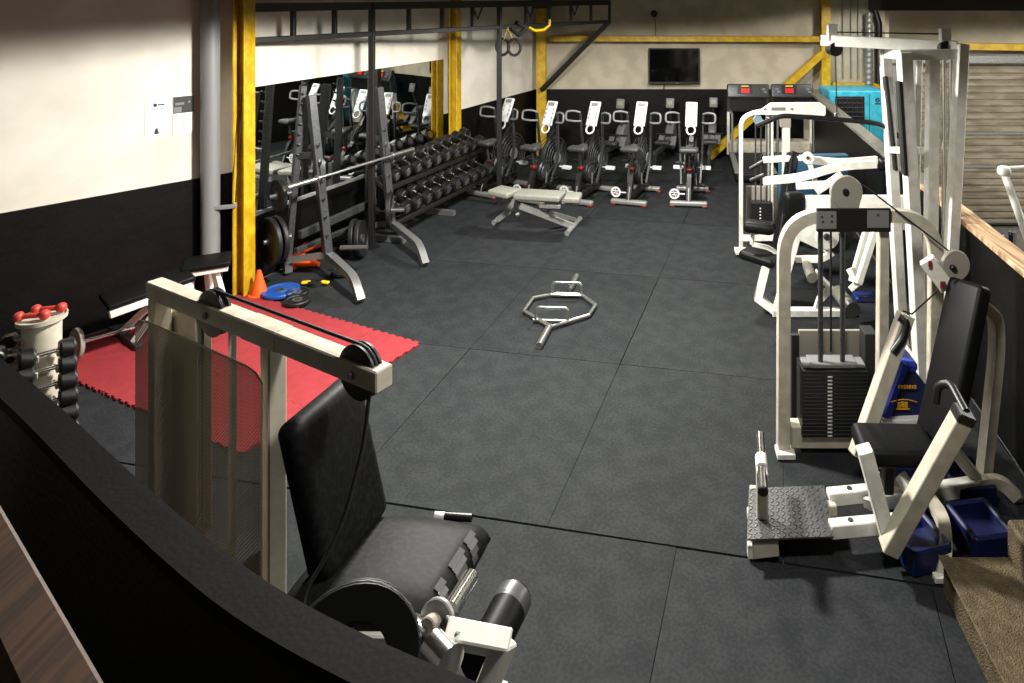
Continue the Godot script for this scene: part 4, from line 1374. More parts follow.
# ---------------------------------------------------------------- middle of the floor
func middle() -> void:
	# adjustable bench
	var o := Vector3(-1.322, 0.000, -8.412)
	var t := thing("adjustable_bench", "grey adjustable weight bench with silver tube frame in front of the bikes", "bench", o)
	var pads := [[Vector3(-1.864, 0.470, -8.364), Vector3(-1.599, 0.460, -8.231), 0.26, "seat_pad"], [Vector3(-1.564, 0.460, -8.231), Vector3(-1.010, 0.460, -8.129), 0.28, "back_pad"], [Vector3(-0.985, 0.460, -8.109), Vector3(-0.799, 0.450, -8.103), 0.26, "head_pad"]]
	var s := S()
	for q in pads:
		s = S()
		cushion(s, q[0], q[1], q[2], 0.07, Vector3.UP, 0.025)
		obj(q[3], s, mats.bench_vinyl, t)
	s = S()
	var u0 := Vector3(-1.791, 0.400, -8.358)
	var u1 := Vector3(-0.831, 0.400, -8.077)
	bar(s, u0, u1, 0.05, 0.04)
	obj("pad_rail", s, mats.silver_paint, t)
	# rear leg with foot
	var k0 := Vector3(-1.613, 0.380, -8.304)
	var fl := Vector3(-1.871, 0.000, -8.559)
	s = S()
	strip(s, bend([fl + Vector3(0, 0.05, 0), fl + Vector3(0.10, 0.12, 0), k0 + Vector3(-0.05, -0.1, 0), k0 + Vector3(0.02, 0.0, 0)], 0.08), 0.06, 0.06, Vector3.BACK)
	obj("rear_leg", s, mats.silver_paint, t)
	s = S()
	tube(s, [fl + Vector3(-0.03, 0.03, 0.05), fl + Vector3(0.07, 0.03, -0.36)], 0.03, 10)
	obj("rear_foot", s, mats.silver_paint, t)
	# main tube down to the front foot
	var fr := Vector3(-0.929, 0.000, -8.340)
	s = S()
	bar(s, Vector3(-1.503, 0.360, -8.095), fr + Vector3(0, 0.05, 0), 0.06, 0.07)
	obj("main_tube", s, mats.silver_paint, t)
	s = S()
	tube(s, [Vector3(-0.964, 0.000, -8.133) + Vector3(0, 0.03, 0), Vector3(-0.867, 0.000, -8.673) + Vector3(0, 0.03, 0)], 0.032, 10)
	obj("front_foot", s, mats.silver_paint, t)
	s = S()
	bar(s, Vector3(-1.199, 0.250, -8.226), Vector3(-0.917, 0.000, -8.559) + Vector3(0, 0.05, 0), 0.04, 0.05)
	bar(s, Vector3(-1.277, 0.350, -8.128), Vector3(-1.027, 0.380, -7.991), 0.04, 0.04)
	obj("ladder_strut", s, mats.silver_paint, t)
	s = S()
	tube(s, [Vector3(-1.571, 0.220, -8.209), Vector3(-1.401, 0.280, -8.243)], 0.02, 8)
	obj("adjuster_handle", s, mats.silver_paint, t)
	s = S()
	tube(s, [Vector3(-1.173, 0.340, -8.047), Vector3(-1.082, 0.360, -8.057)], 0.014, 8)
	obj("lock_pin", s, mats.black_plastic, t)
	org = Vector3.ZERO
	# hexagonal trap bar lying on the floor
	o = Vector3(-0.824, 0.000, -6.203)
	t = thing("trap_bar", "chrome trap bar with two raised handles lying on the rubber floor", "barbell", o)
	var ring := [Vector3(-1.104, 0.030, -6.136), Vector3(-1.070, 0.030, -6.399), Vector3(-0.872, 0.030, -6.496), Vector3(-0.648, 0.030, -6.485), Vector3(-0.487, 0.030, -6.255), Vector3(-0.528, 0.030, -6.059), Vector3(-0.826, 0.030, -5.840), Vector3(-1.104, 0.030, -6.136)]
	s = S()
	for k in 7:
		tube(s, [ring[k], ring[k + 1]], 0.017, 8)
	tube(s, [Vector3(-0.997, 0.030, -5.966), Vector3(-0.671, 0.030, -5.948)], 0.014, 8)
	tube(s, [Vector3(-0.905, 0.030, -6.463), Vector3(-0.618, 0.030, -6.453)], 0.014, 8)
	obj("hexagon_frame", s, mats.worn_chrome, t)
	for q in [[Vector3(-0.839, 0.030, -5.876), Vector3(-0.876, 0.030, -5.524)], [Vector3(-0.751, 0.030, -6.573), Vector3(-0.725, 0.030, -6.900)]]:
		s = S()
		tube(s, [q[0], q[0].lerp(q[1], 0.18)], 0.018, 8)
		tube(s, [q[0].lerp(q[1], 0.16), q[1]], 0.028, 14)
		obj("sleeve", s, mats.worn_chrome, t)
	for q in [[Vector3(-0.972, 0.030, -5.966), Vector3(-0.697, 0.030, -5.948)], [Vector3(-0.903, 0.030, -6.485), Vector3(-0.632, 0.030, -6.463)]]:
		s = S()
		var up := Vector3(0, 0.11, 0)
		tube(s, bend([q[0], q[0] + up, q[1] + up, q[1]], 0.04), 0.014, 8)
		obj("handle", s, mats.worn_chrome, t)
	org = Vector3.ZERO

# ---------------------------------------------------------------- right side: weight machines
func weight_stack(t: Node3D, c: Vector3, w: float, h: float, d: float, n: int, marks: bool) -> void:
	# n separate plates with a thin gap between them, and the number strip down the front
	var e := h / n
	for k in n:
		var s := S()
		cube(s, c + Vector3(0, e * (k + 0.5), 0), Vector3(w, e * 0.975, d), 0.0, 0.002)
		var p := obj("stack_plate", s, mats.iron, t)
		if marks and k < n - 1:
			s = S()
			cube(s, c + Vector3(-w * 0.08, e * (k + 0.5), d / 2 + 0.001), Vector3(w * 0.07, e * 0.38, 0.003), 0.0, 0.0005)
			obj("number_mark", s, mats.white_panel, p)

func right_side() -> void:
	lat_tower()
	pulldown_machine()
	press_machine()
	step_things()
	beyond_partition()

func lat_tower() -> void:
	var o := Vector3(2.0, 0, -5.1)
	var t := thing("cable_tower", "tall white cable tower with slanted posts beside the partition", "cable machine", o)
	var posts := [[Vector3(1.814, 2.393, -5.000), Vector3(1.943, 0.021, -5.000), 0.085], [Vector3(1.830, 2.372, -5.450), Vector3(1.970, 0.020, -5.450), 0.075], [Vector3(2.021, 2.364, -5.000), Vector3(1.993, 0.021, -5.000), 0.075], [Vector3(2.206, 2.454, -4.950), Vector3(2.079, 0.021, -4.950), 0.075], [Vector3(2.087, 2.294, -5.450), Vector3(2.040, 0.020, -5.450), 0.05]]
	var s := S()
	for q in posts:
		s = S()
		bar(s, q[1], q[0], q[2], q[2] + 0.02, Vector3(0, 0, 1), 0.006)
		obj("post", s, mats.white_steel, t)
	for q in [[Vector3(1.859, 2.175, -5.400), Vector3(1.936, 1.450, -5.400)], [Vector3(1.796, 2.194, -4.930), Vector3(1.838, 1.532, -4.930)]]:
		s = S()
		bar(s, q[0] + Vector3(-0.045, 0, 0.0), q[1] + Vector3(-0.045, 0, 0.0), 0.03, 0.07, Vector3(0, 0, 1), 0.008)
		obj("rubber_buffer", s, mats.black_matt, t)
	s = S()
	bar(s, Vector3(1.779, 2.371, -5.000), Vector3(2.235, 2.383, -4.950), 0.06, 0.075)
	bar(s, Vector3(1.791, 2.348, -5.450), Vector3(2.098, 2.337, -5.400), 0.06, 0.07)
	bar(s, Vector3(1.837, 2.341, -5.450), Vector3(1.821, 2.371, -5.000), 0.06, 0.07)
	obj("top_frame", s, mats.white_steel, t)
	s = S()
	bar(s, Vector3(1.351, 2.446, -5.500), Vector3(2.187, 2.431, -4.970), 0.07, 0.085)
	var arm := obj("top_arm", s, mats.white_steel, t)
	for q in [[Vector3(1.417, 2.520, -5.450), Vector3(1.435, 2.410, -5.460)], [Vector3(2.116, 2.506, -5.020), Vector3(2.108, 2.449, -5.020)]]:
		s = S()
		cube(s, q[0] + Vector3(0, -0.01, 0), Vector3(0.075, 0.13, 0.05))
		obj("pulley_bracket", s, mats.white_steel, arm)
		s = S()
		disc(s, q[1] + Vector3(0, -0.03, 0.0), Vector3(0.1, 0, 1), 0.055, 0.10, 20)
		obj("pulley", s, mats.black_plastic, arm)
	s = S()
	tube(s, [Vector3(1.417, 2.512, -5.450), Vector3(2.116, 2.520, -5.020)], 0.006, 6)
	tube(s, [Vector3(1.443, 2.387, -5.460), Vector3(1.459, 1.848, -5.460)], 0.005, 6)
	obj("cable", s, mats.black_matt, t)
	for x in [[944, 5.08], [951, 5.06]]:
		s = S()
		var px: float = (x[0] - 650.0) * x[1] / 700.0
		tube(s, [Vector3(px, 0.08, -x[1]), Vector3(px, 2.34, -x[1])], 0.018, 10)
		obj("guide_rod", s, mats.chrome, t)
	weight_stack(t, Vector3(2.12, 0.10, -5.09), 0.16, 0.55, 0.12, 14, false)
	s = S()
	bar(s, Vector3(1.92, 0.05, -5.0), Vector3(2.14, 0.05, -4.95), 0.08, 0.09)
	bar(s, Vector3(1.95, 0.05, -5.0), Vector3(1.95, 0.05, -5.5), 0.08, 0.09)
	bar(s, Vector3(1.92, 0.05, -5.45), Vector3(2.10, 0.05, -5.45), 0.08, 0.09)
	obj("base_frame", s, mats.white_steel, t)
	for q in [[Vector3(1.862, 1.598, -5.430), Vector3(1.943, 1.686, -5.000)], [Vector3(1.92, 1.0, -5.45), Vector3(2.06, 1.0, -5.45)], [Vector3(1.90, 0.42, -5.0), Vector3(2.08, 0.42, -5.0)]]:
		s = S()
		bar(s, q[0], q[1], 0.04, 0.05)
		obj("cross_bar", s, mats.white_steel, t)
	org = Vector3.ZERO
	# wide bar hanging from the arm
	var b := [Vector3(0.835, 1.778, -5.460), Vector3(1.022, 1.860, -5.460), Vector3(1.287, 1.844, -5.460), Vector3(1.700, 1.809, -5.460), Vector3(1.825, 1.786, -5.460), Vector3(2.044, 1.622, -5.460)]
	t = thing("pulldown_bar", "wide black bent bar hanging from the cable tower's long arm", "bar", b[2])
	s = S()
	tube(s, bend(b, 0.06), 0.019, 10)
	obj("bent_bar", s, mats.black_plastic, t)
	s = S()
	var ring := []
	for k in 13:
		var a := TAU * k / 12
		ring.append(Vector3(1.459, 1.856, -5.460) + Vector3(0.018 * sin(a), 0.03 * cos(a), 0))
	tube(s, ring, 0.005, 6, false)
	obj("carabiner", s, mats.steel_rod, t)
	org = Vector3.ZERO

func pulldown_machine() -> void:
	# white seated machine: curved stack frame behind, seat and levers in front
	var o := Vector3(1.425, 0.000, -7.127)
	var t := thing("seated_lever_machine", "white seated lever machine with black seat, thigh pad and curved stack frame", "weight machine", o)
	var z := 7.55
	var s := S()
	strip(s, bend([Vector3(0.981, 0.060, -7.550), Vector3(0.981, 1.473, -7.550), Vector3(1.154, 1.549, -7.550), Vector3(1.510, 1.549, -7.550)], 0.22, 8), 0.06, 0.036, Vector3.BACK)
	obj("curved_post", s, mats.white_steel, t)
	s = S()
	cube(s, Vector3(0.981, 0.039, -7.550), Vector3(0.13, 0.03, 0.16))
	bar(s, Vector3(0.975, 0.196, -7.500), Vector3(1.564, 0.276, -7.300), 0.06, 0.06)
	obj("floor_bar", s, mats.white_steel, t)
	s = S()
	slab(s, [Vector3(1.125, 1.525, -7.500), Vector3(1.296, 1.643, -7.500), Vector3(1.821, 1.648, -7.500), Vector3(1.875, 1.611, -7.500), Vector3(1.875, 1.525, -7.500), Vector3(1.843, 1.493, -7.500), Vector3(1.607, 1.514, -7.500)], 0.06)
	var hp := obj("head_plate", s, mats.white_steel, t)
	s = S()
	disc(s, Vector3(1.226, 1.584, -7.465), Vector3.BACK, 0.014, 0.008, 12, 0.001)
	disc(s, Vector3(1.514, 1.584, -7.465), Vector3.BACK, 0.014, 0.008, 12, 0.001)
	cube(s, Vector3(1.371, 1.584, -7.468), Vector3(0.15, 0.035, 0.006), 0.0, 0.002)
	obj("dark_slot", s, mats.print_grey, hp)
	s = S()
	disc(s, Vector3(1.154, 1.464, -7.480), Vector3.BACK, 0.055, 0.03, 6)
	obj("pulley_cover", s, mats.cap_blue, t)
	for q in [[768, 127], [772, 127]]:
		s = S()
		tube(s, [Vector3((q[0] - 650) * 7.55 / 700.0, 0.2, -7.55), Vector3((q[0] - 650) * 7.55 / 700.0, 1.55, -7.55)], 0.017, 8)
		obj("guide_post", s, mats.white_steel, t)
	s = S()
	bar(s, Vector3(1.438, 0.104, -7.400), Vector3(1.438, 1.479, -7.400), 0.075, 0.075, Vector3.BACK)
	obj("main_column", s, mats.white_steel, t)
	s = S()
	cube(s, Vector3(1.427, 1.457, -7.400), Vector3(0.11, 0.10, 0.09))
	obj("grey_joint", s, mats.pulley_grey, t)
	s = S()
	cube(s, Vector3(1.226, 0.382, -7.660), Vector3(0.34, 0.66, 0.02))
	obj("back_panel", s, mats.pulley_grey, t)
	weight_stack(t, Vector3(1.192, 0.061, -7.520) + Vector3(0, 0.10, 0), 0.23, 0.42, 0.14, 12, true)
	s = S()
	for x in [755.5, 761, 767]:
		var px: float = (x - 650) * 7.5 / 700.0
		tube(s, [Vector3(px, 0.55, -7.5), Vector3(px, 1.48, -7.5)], 0.009, 6)
	obj("stack_rods", s, mats.dark_metal, t)
	# levers
	s = S()
	bar(s, Vector3(1.114, 1.174, -6.900), Vector3(1.449, 1.193, -6.900), 0.06, 0.055)
	bar(s, Vector3(1.429, 1.193, -6.900), Vector3(1.557, 1.193, -6.900), 0.06, 0.05)
	obj("upper_lever", s, mats.white_steel, t)
	s = S()
	strip(s, bend([Vector3(1.049, 1.073, -6.500), Vector3(1.393, 1.101, -6.500), Vector3(1.746, 1.212, -6.500), Vector3(2.099, 1.231, -6.500)], 0.3, 6), 0.06, 0.065, Vector3.BACK)
	obj("lower_lever", s, mats.white_steel, t)
	s = S()
	strip(s, bend([Vector3(1.551, 1.221, -6.700), Vector3(1.819, 1.192, -6.700), Vector3(2.173, 1.221, -6.700)], 0.2), 0.05, 0.07, Vector3.BACK)
	obj("cross_lever", s, mats.white_steel, t)
	for q in [[Vector3(0.986, 1.085, -6.900), Vector3(1.124, 1.164, -6.900)], [Vector3(0.929, 1.073, -6.500), Vector3(1.059, 1.129, -6.500)]]:
		s = S()
		tube(s, [q[0], q[1]], 0.02, 10)
		obj("grip", s, mats.black_plastic, t)
	s = S()
	disc(s, Vector3(1.490, 1.263, -6.600), Vector3.BACK, 0.055, 0.05, 18)
	bar(s, Vector3(1.494, 1.258, -6.620), Vector3(1.584, 0.961, -6.600), 0.04, 0.06, Vector3.BACK)
	obj("pivot_plate", s, mats.white_steel, t)
	s = S()
	disc(s, Vector3(1.483, 1.270, -6.570), Vector3.BACK, 0.017, 0.012, 12, 0.001)
	obj("pivot_bolt", s, mats.print_dark, t)
	s = S()
	cushion(s, Vector3(2.159, 1.216, -6.600), Vector3(2.208, 1.209, -6.550), 0.1, 0.12)
	obj("lever_buffer", s, mats.black_plastic, t)
	s = S()
	bar(s, Vector3(1.518, 0.999, -6.400), Vector3(1.755, 1.163, -6.400), 0.05, 0.06)
	bar(s, Vector3(1.345, 1.040, -6.450), Vector3(1.691, 1.072, -6.400), 0.06, 0.06)
	obj("lower_link", s, mats.white_steel, t)
	# backrest and body column
	s = S()
	cushion(s, Vector3(1.179, 0.302, -6.550), Vector3(1.420, 1.241, -6.950), 0.14, 0.09, Vector3(-1, 0.1, 0.3), 0.03)
	obj("backrest", s, mats.leather, t)
	s = S()
	pad(s, at(Vector3(1.306, 0.895, -6.350), 0.1), Vector3(0.19, 0.24, 0.16), 0.05)
	obj("chest_pad", s, mats.leather, t)
	s = S()
	bar(s, Vector3(1.343, 0.913, -6.350), Vector3(2.222, 0.987, -6.100), 0.07, 0.13)
	obj("body_beam", s, mats.white_steel, t)
	# seat and thigh pad
	s = S()
	cushion(s, Vector3(0.863, 0.450, -6.426), Vector3(1.145, 0.430, -6.213), 0.24, 0.08, Vector3.UP, 0.035)
	obj("seat", s, mats.leather, t)
	s = S()
	cushion(s, Vector3(0.846, 0.730, -6.300), Vector3(1.107, 0.727, -6.200), 0.16, 0.10, Vector3.UP, 0.045)
	obj("thigh_pad", s, mats.leather, t)
	s = S()
	tube(s, [Vector3(0.927, 0.685, -6.300), Vector3(0.918, 0.559, -6.300)], 0.02, 8)
	strip(s, bend([Vector3(0.918, 0.559, -6.300), Vector3(1.080, 0.523, -6.300), Vector3(1.170, 0.451, -6.300)], 0.05), 0.03, 0.035, Vector3.BACK)
	obj("pad_stem", s, mats.white_steel, t)
	s = S()
	strip(s, [Vector3(1.027, 0.400, -6.200), Vector3(0.949, 0.138, -6.150), Vector3(1.089, 0.046, -6.100)], 0.06, 0.06, Vector3.BACK)
	obj("seat_support", s, mats.white_steel, t)
	s = S()
	bar(s, Vector3(1.089, 0.011, -6.100), Vector3(1.323, 0.631, -6.300), 0.06, 0.065, Vector3.BACK)
	obj("leaning_post", s, mats.white_steel, t)
	s = S()
	bar(s, Vector3(1.063, 0.038, -6.100), Vector3(1.760, 0.038, -6.100), 0.08, 0.06)
	bar(s, Vector3(1.093, -0.006, -6.120), Vector3(1.232, -0.305, -6.900), 0.07, 0.05)
	obj("base_bar", s, mats.white_steel, t)
	for x in [775, 846]:
		s = S()
		cube(s, Vector3(1.081, -0.023, -6.100) if x == 775 else Vector3(1.708, -0.023, -6.100), Vector3(0.06, 0.05, 0.08))
		obj("rubber_foot", s, mats.black_matt, t)
	s = S()
	strip(s, bend([Vector3(1.305, 0.424, -6.300), Vector3(1.523, 0.462, -6.200), Vector3(1.599, 0.542, -6.150)], 0.06), 0.05, 0.05, Vector3.BACK)
	strip(s, [Vector3(1.438, 0.386, -6.100), Vector3(1.577, 0.247, -6.100), Vector3(1.481, 0.151, -6.100), Vector3(1.447, 0.046, -6.100)], 0.05, 0.05, Vector3.BACK)
	obj("rear_struts", s, mats.white_steel, t)
	s = S()
	tube(s, [Vector3(1.404, 0.397, -6.300), Vector3(1.389, 0.374, -6.000)], 0.045, 12)
	obj("foot_roller", s, mats.cap_grey, t)
	s = S()
	slab(s, [Vector3(1.311, 0.789, -6.200), Vector3(1.559, 0.816, -6.200), Vector3(1.683, 0.719, -6.200), Vector3(1.559, 0.524, -6.200), Vector3(1.293, 0.648, -6.200)], 0.05)
	obj("cam_guard", s, mats.white_steel, t)
	s = S()
	disc(s, Vector3(1.667, 0.643, -6.240), Vector3.BACK, 0.14, 0.05, 24)
	obj("counterweight", s, mats.black_plastic, t)
	s = S()
	disc(s, Vector3(1.553, 0.677, -6.140), Vector3(0.1, 0, 1), 0.105, 0.04, 24)
	var wheel := obj("white_wheel", s, mats.white_steel, t)
	s = S()
	disc(s, Vector3(1.545, 0.688, -6.110), Vector3(0.1, 0, 1), 0.03, 0.03, 14)
	obj("hub", s, mats.black_plastic, wheel)
	# far end of the machine: slanted leg-press arm and rollers
	s = S()
	bar(s, Vector3(1.837, 0.853, -5.900), Vector3(1.674, 0.422, -5.800), 0.05, 0.06, Vector3.BACK)
	bar(s, Vector3(1.840, 0.903, -5.700), Vector3(1.664, 0.488, -5.600), 0.05, 0.06, Vector3.BACK)
	bar(s, Vector3(1.629, 0.577, -5.700), Vector3(1.671, 0.483, -5.650), 0.06, 0.05)
	bar(s, Vector3(1.637, 0.406, -5.700), Vector3(1.703, 0.500, -5.650), 0.05, 0.05)
	obj("swing_arm", s, mats.white_steel, t)
	s = S()
	tube(s, [Vector3(1.585, 0.297, -5.900), Vector3(1.568, 0.344, -5.600)], 0.055, 12)
	tube(s, [Vector3(1.568, 0.336, -5.600), Vector3(1.571, 0.309, -5.500)], 0.055, 12)
	obj("ankle_roller", s, mats.cap_grey, t)
	s = S()
	disc(s, Vector3(1.565, 0.355, -5.450), Vector3(0.3, 0, 1), 0.062, 0.05, 16)
	obj("roller_end", s, mats.black_plastic, t)
	s = S()
	pad(s, at(Vector3(1.758, 0.319, -5.750)), Vector3(0.17, 0.05, 0.14), 0.02)
	obj("blue_pad", s, mats.blue_plastic, t)
	org = Vector3.ZERO

func press_machine() -> void:
	# white selectorised press nearest the stairs
	var o := Vector3(1.109, 0.000, -3.881)
	var t := thing("seated_press_machine", "white seated press machine with black seat, weight stack and diamond-plate footboard", "weight machine", o)
	var z := 4.28
	var s := S()
	# stack arch
	strip(s, bend([Vector3(0.813, 0.006, -4.280), Vector3(0.819, 1.455, -4.280), Vector3(1.749, 1.455, -4.280), Vector3(1.736, 0.006, -4.280)], 0.26, 9), 0.075, 0.072, Vector3.BACK)
	obj("stack_arch", s, mats.cream_steel, t)
	s = S()
	cube(s, Vector3(0.820, 0.025, -4.250), Vector3(0.11, 0.035, 0.10))
	obj("foot_plate", s, mats.white_steel, t)
	s = S()
	cube(s, Vector3(1.724, 0.006, -4.280), Vector3(0.11, 0.03, 0.10))
	obj("foot_plate", s, mats.white_steel, t)
	s = S()
	bar(s, Vector3(1.419, -0.007, -4.300), Vector3(1.431, 1.430, -4.300), 0.06, 0.07, Vector3.BACK)
	obj("middle_post", s, mats.cream_steel, t)
	s = S()
	bar(s, Vector3(0.860, 0.109, -4.300), Vector3(1.732, 0.109, -4.300), 0.10, 0.13)
	obj("stack_base", s, mats.cream_steel, t)
	s = S()
	cube(s, Vector3(1.154, 0.319, -4.500), Vector3(0.40, 0.66, 0.02))
	obj("back_sheet", s, mats.pulley_grey, t)
	s = S()
	cube(s, Vector3(1.377, 0.388, -4.420), Vector3(0.075, 0.60, 0.12))
	obj("side_cover", s, mats.black_matt, t)
	s = S()
	cube(s, Vector3(0.926, 0.335, -4.470), Vector3(0.05, 0.60, 0.03))
	obj("side_cover", s, mats.black_matt, t)
	var base := Vector3(1.115, 0.134, -4.300)
	weight_stack(t, base, 0.395, 0.40, 0.17, 18, true)
	s = S()
	cube(s, base + Vector3(0, 0.415, 0), Vector3(0.29, 0.025, 0.12), 0.0, 0.004)
	cube(s, base + Vector3(-0.16, 0.41, 0), Vector3(0.05, 0.02, 0.1), 0.0, 0.004)
	cube(s, base + Vector3(0.17, 0.41, 0), Vector3(0.05, 0.02, 0.1), 0.0, 0.004)
	obj("top_plate", s, mats.grey_plastic, t)
	for x in [820.5, 842.5]:
		s = S()
		var px: float = (x - 650) * 4.28 / 700.0
		tube(s, [Vector3(px, 0.2, -4.28), Vector3(px, 1.47, -4.28)], 0.016, 8)
		obj("guide_rod", s, mats.dark_metal, t)
	s = S()
	var cx: float = 1.106
	tube(s, [Vector3(cx, 0.62, -4.28), Vector3(cx, 1.52, -4.28)], 0.007, 6)
	tube(s, bend([Vector3(1.180, 1.681, -4.280), Vector3(1.296, 1.644, -4.280), Vector3(1.743, 1.306, -4.150), Vector3(1.827, 1.236, -4.100)], 0.05), 0.006, 6)
	tube(s, [Vector3(1.680, 1.143, -4.000), Vector3(1.516, 0.954, -4.050), Vector3(1.482, 0.949, -4.100)], 0.005, 6)
	obj("cable", s, mats.black_matt, t)
	# name plate across the arch
	s = S()
	cube(s, Vector3(1.221, 1.450, -4.200), Vector3(0.445, 0.14, 0.02), 0.0, 0.003)
	var np := obj("sign_plate", s, mats.black_plastic, t)
	for q in [[Vector3(1.056, 1.454, -4.188), 0.118], [Vector3(1.364, 1.460, -4.188), 0.13]]:
		s = S()
		cube(s, q[0], Vector3(q[1], 0.105, 0.006), 0.0, 0.001)
		obj("grey_panel", s, mats.grey_plastic, np)
	s = S()
	for q in [Vector3(1.028, 1.473, -4.184), Vector3(1.088, 1.479, -4.184), Vector3(1.034, 1.443, -4.184), Vector3(1.088, 1.446, -4.184), Vector3(1.363, 1.485, -4.184)]:
		disc(s, q, Vector3.BACK, 0.008, 0.006, 8, 0.001)
	obj("dark_marks", s, mats.print_dark, np)
	# pulleys
	s = S()
	disc(s, Vector3(1.196, 1.598, -4.270), Vector3(0.05, 0, 1), 0.10, 0.03, 30)
	slab(s, [Vector3(1.098, 1.495, -4.270), Vector3(1.269, 1.495, -4.270), Vector3(1.287, 1.574, -4.270), Vector3(1.098, 1.574, -4.270)], 0.028)
	var pl := obj("pulley_guard", s, mats.pulley_grey, t)
	s = S()
	disc(s, Vector3(1.187, 1.607, -4.240), Vector3.BACK, 0.02, 0.02, 12)
	obj("axle", s, mats.black_plastic, pl)
	s = S()
	disc(s, Vector3(1.752, 1.249, -4.020), Vector3(0.15, 0.1, 1), 0.085, 0.03, 26)
	pl = obj("pulley_guard", s, mats.pulley_grey, t)
	s = S()
	disc(s, Vector3(1.727, 1.244, -3.990), Vector3(0.15, 0.1, 1), 0.017, 0.03, 12)
	obj("axle", s, mats.black_plastic, pl)
	s = S()
	bar(s, Vector3(1.585, 1.284, -4.020), Vector3(1.703, 1.126, -4.000), 0.05, 0.09, Vector3(-0.3, 1, 0))
	var ar := obj("pulley_arm", s, mats.white_steel, t)
	s = S()
	cube(s, Vector3(1.655, 1.161, -3.955), Vector3(0.03, 0.04, 0.012), 0.0, 0.002)
	cube(s, Vector3(1.588, 1.274, -3.970), Vector3(0.02, 0.035, 0.012), 0.0, 0.002)
	obj("rust_patch", s, mats.rust, ar)
	# back pad on its bent rear post
	var bz := Transform3D(Basis(), Vector3.ZERO)
	s = S()
	cushion(s, Vector3(1.495, 0.452, -3.660), Vector3(1.774, 1.209, -3.880), 0.27, 0.09, Vector3(-1, 0.2, 0.25), 0.03)
	obj("back_pad", s, mats.leather, t)
	s = S()
	strip(s, bend([Vector3(1.840, 1.057, -4.000), Vector3(1.962, 0.991, -3.970), Vector3(1.958, 0.797, -3.950), Vector3(1.859, 0.017, -3.920)], 0.16, 7), 0.06, 0.065, Vector3(0.3, 0, 1))
	obj("rear_post", s, mats.cream_steel, t)
	# seat
	s = S()
	cushion(s, Vector3(1.060, 0.490, -3.601), Vector3(1.444, 0.490, -3.585), 0.27, 0.09, Vector3.UP, 0.035)
	obj("seat", s, mats.leather, t)
	s = S()
	bar(s, Vector3(1.229, 0.434, -3.600), Vector3(1.219, 0.244, -3.600), 0.055, 0.055, Vector3.BACK)
	obj("seat_stem", s, mats.black_plastic, t)
	s = S()
	tube(s, [Vector3(1.161, 0.391, -3.550), Vector3(1.166, 0.300, -3.550)], 0.012, 8)
	obj("adjuster_pin", s, mats.chrome, t)
	# V of the near press arm
	s = S()
	bar(s, Vector3(1.046, 0.587, -3.420), Vector3(1.177, 0.098, -3.420), 0.07, 0.075, Vector3.BACK)
	obj("arm_link", s, mats.white_steel, t)
	s = S()
	bar(s, Vector3(1.142, 0.141, -3.360), Vector3(1.462, 0.823, -3.280), 0.08, 0.085, Vector3(0, 0, 1), 0.004)
	var na := obj("near_arm", s, mats.cream_steel, t)
	s = S()
	bar(s, Vector3(1.457, 0.813, -3.280), Vector3(1.474, 0.854, -3.275), 0.085, 0.09, Vector3(0, 0, 1))
	obj("arm_cap", s, mats.black_plastic, na)
	s = S()
	tube(s, bend([Vector3(1.481, 0.846, -3.280), Vector3(1.479, 0.888, -3.450), Vector3(1.440, 0.850, -3.500), Vector3(1.438, 0.753, -3.520)], 0.09), 0.02, 10)
	obj("grip", s, mats.black_plastic, na)
	# far press arm
	s = S()
	bar(s, Vector3(1.481, 0.954, -4.050), Vector3(1.139, 0.264, -3.850), 0.08, 0.085, Vector3(0, 0, 1))
	var fa := obj("far_arm", s, mats.cream_steel, t)
	s = S()
	tube(s, bend([Vector3(1.423, 0.960, -4.000), Vector3(1.461, 0.941, -3.980), Vector3(1.441, 0.866, -3.970), Vector3(1.371, 0.785, -3.950)], 0.04), 0.022, 10)
	obj("grip", s, mats.black_plastic, fa)
	# floor rails
	for q in [[Vector3(0.950, 0.120, -3.737), Vector3(1.389, 0.120, -3.798)], [Vector3(0.903, 0.120, -3.513), Vector3(1.297, 0.120, -3.560)]]:
		s = S()
		bar(s, q[0], q[1], 0.06, 0.07)
		var ra := obj("floor_rail", s, mats.white_steel, t)
		s = S()
		disc(s, q[0].lerp(q[1], 0.27) + Vector3(0, 0.037, 0), Vector3.UP, 0.014, 0.008, 10, 0.001)
		obj("bolt", s, mats.print_dark, ra)
	s = S()
	bar(s, Vector3(1.154, 0.100, -3.706), Vector3(1.254, 0.120, -3.868), 0.05, 0.06)
	bar(s, Vector3(1.230, 0.100, -3.743), Vector3(1.850, 0.100, -3.865), 0.06, 0.08)
	bar(s, Vector3(1.354, 0.200, -3.792), Vector3(1.419, 0.120, -3.678), 0.05, 0.06)
	bar(s, Vector3(1.667, 0.300, -3.889), Vector3(1.812, 0.120, -3.868), 0.05, 0.06)
	obj("lower_frame", s, mats.white_steel, t)
	s = S()
	strip(s, bend([Vector3(1.812, 0.120, -3.844), Vector3(1.934, 0.120, -3.868), Vector3(2.018, 0.039, -3.850)], 0.12), 0.05, 0.06, Vector3(-0.3, 0, 1))
	obj("curved_foot", s, mats.cream_steel, t)
	s = S()
	strip(s, bend([Vector3(1.486, 0.120, -3.715), Vector3(1.501, 0.120, -3.573), Vector3(1.451, 0.080, -3.431), Vector3(1.390, 0.000, -3.345)], 0.14), 0.06, 0.05, Vector3.RIGHT)
	obj("curved_foot", s, mats.cream_steel, t)
	s = S()
	cube(s, Vector3(1.383, 0.000, -3.339) + Vector3(0, 0.02, 0), Vector3(0.06, 0.03, 0.04))
	obj("foot_cap", s, mats.white_steel, t)
	s = S()
	cube(s, Vector3(2.029, 0.000, -3.881) + Vector3(0, 0.02, 0), Vector3(0.05, 0.03, 0.06))
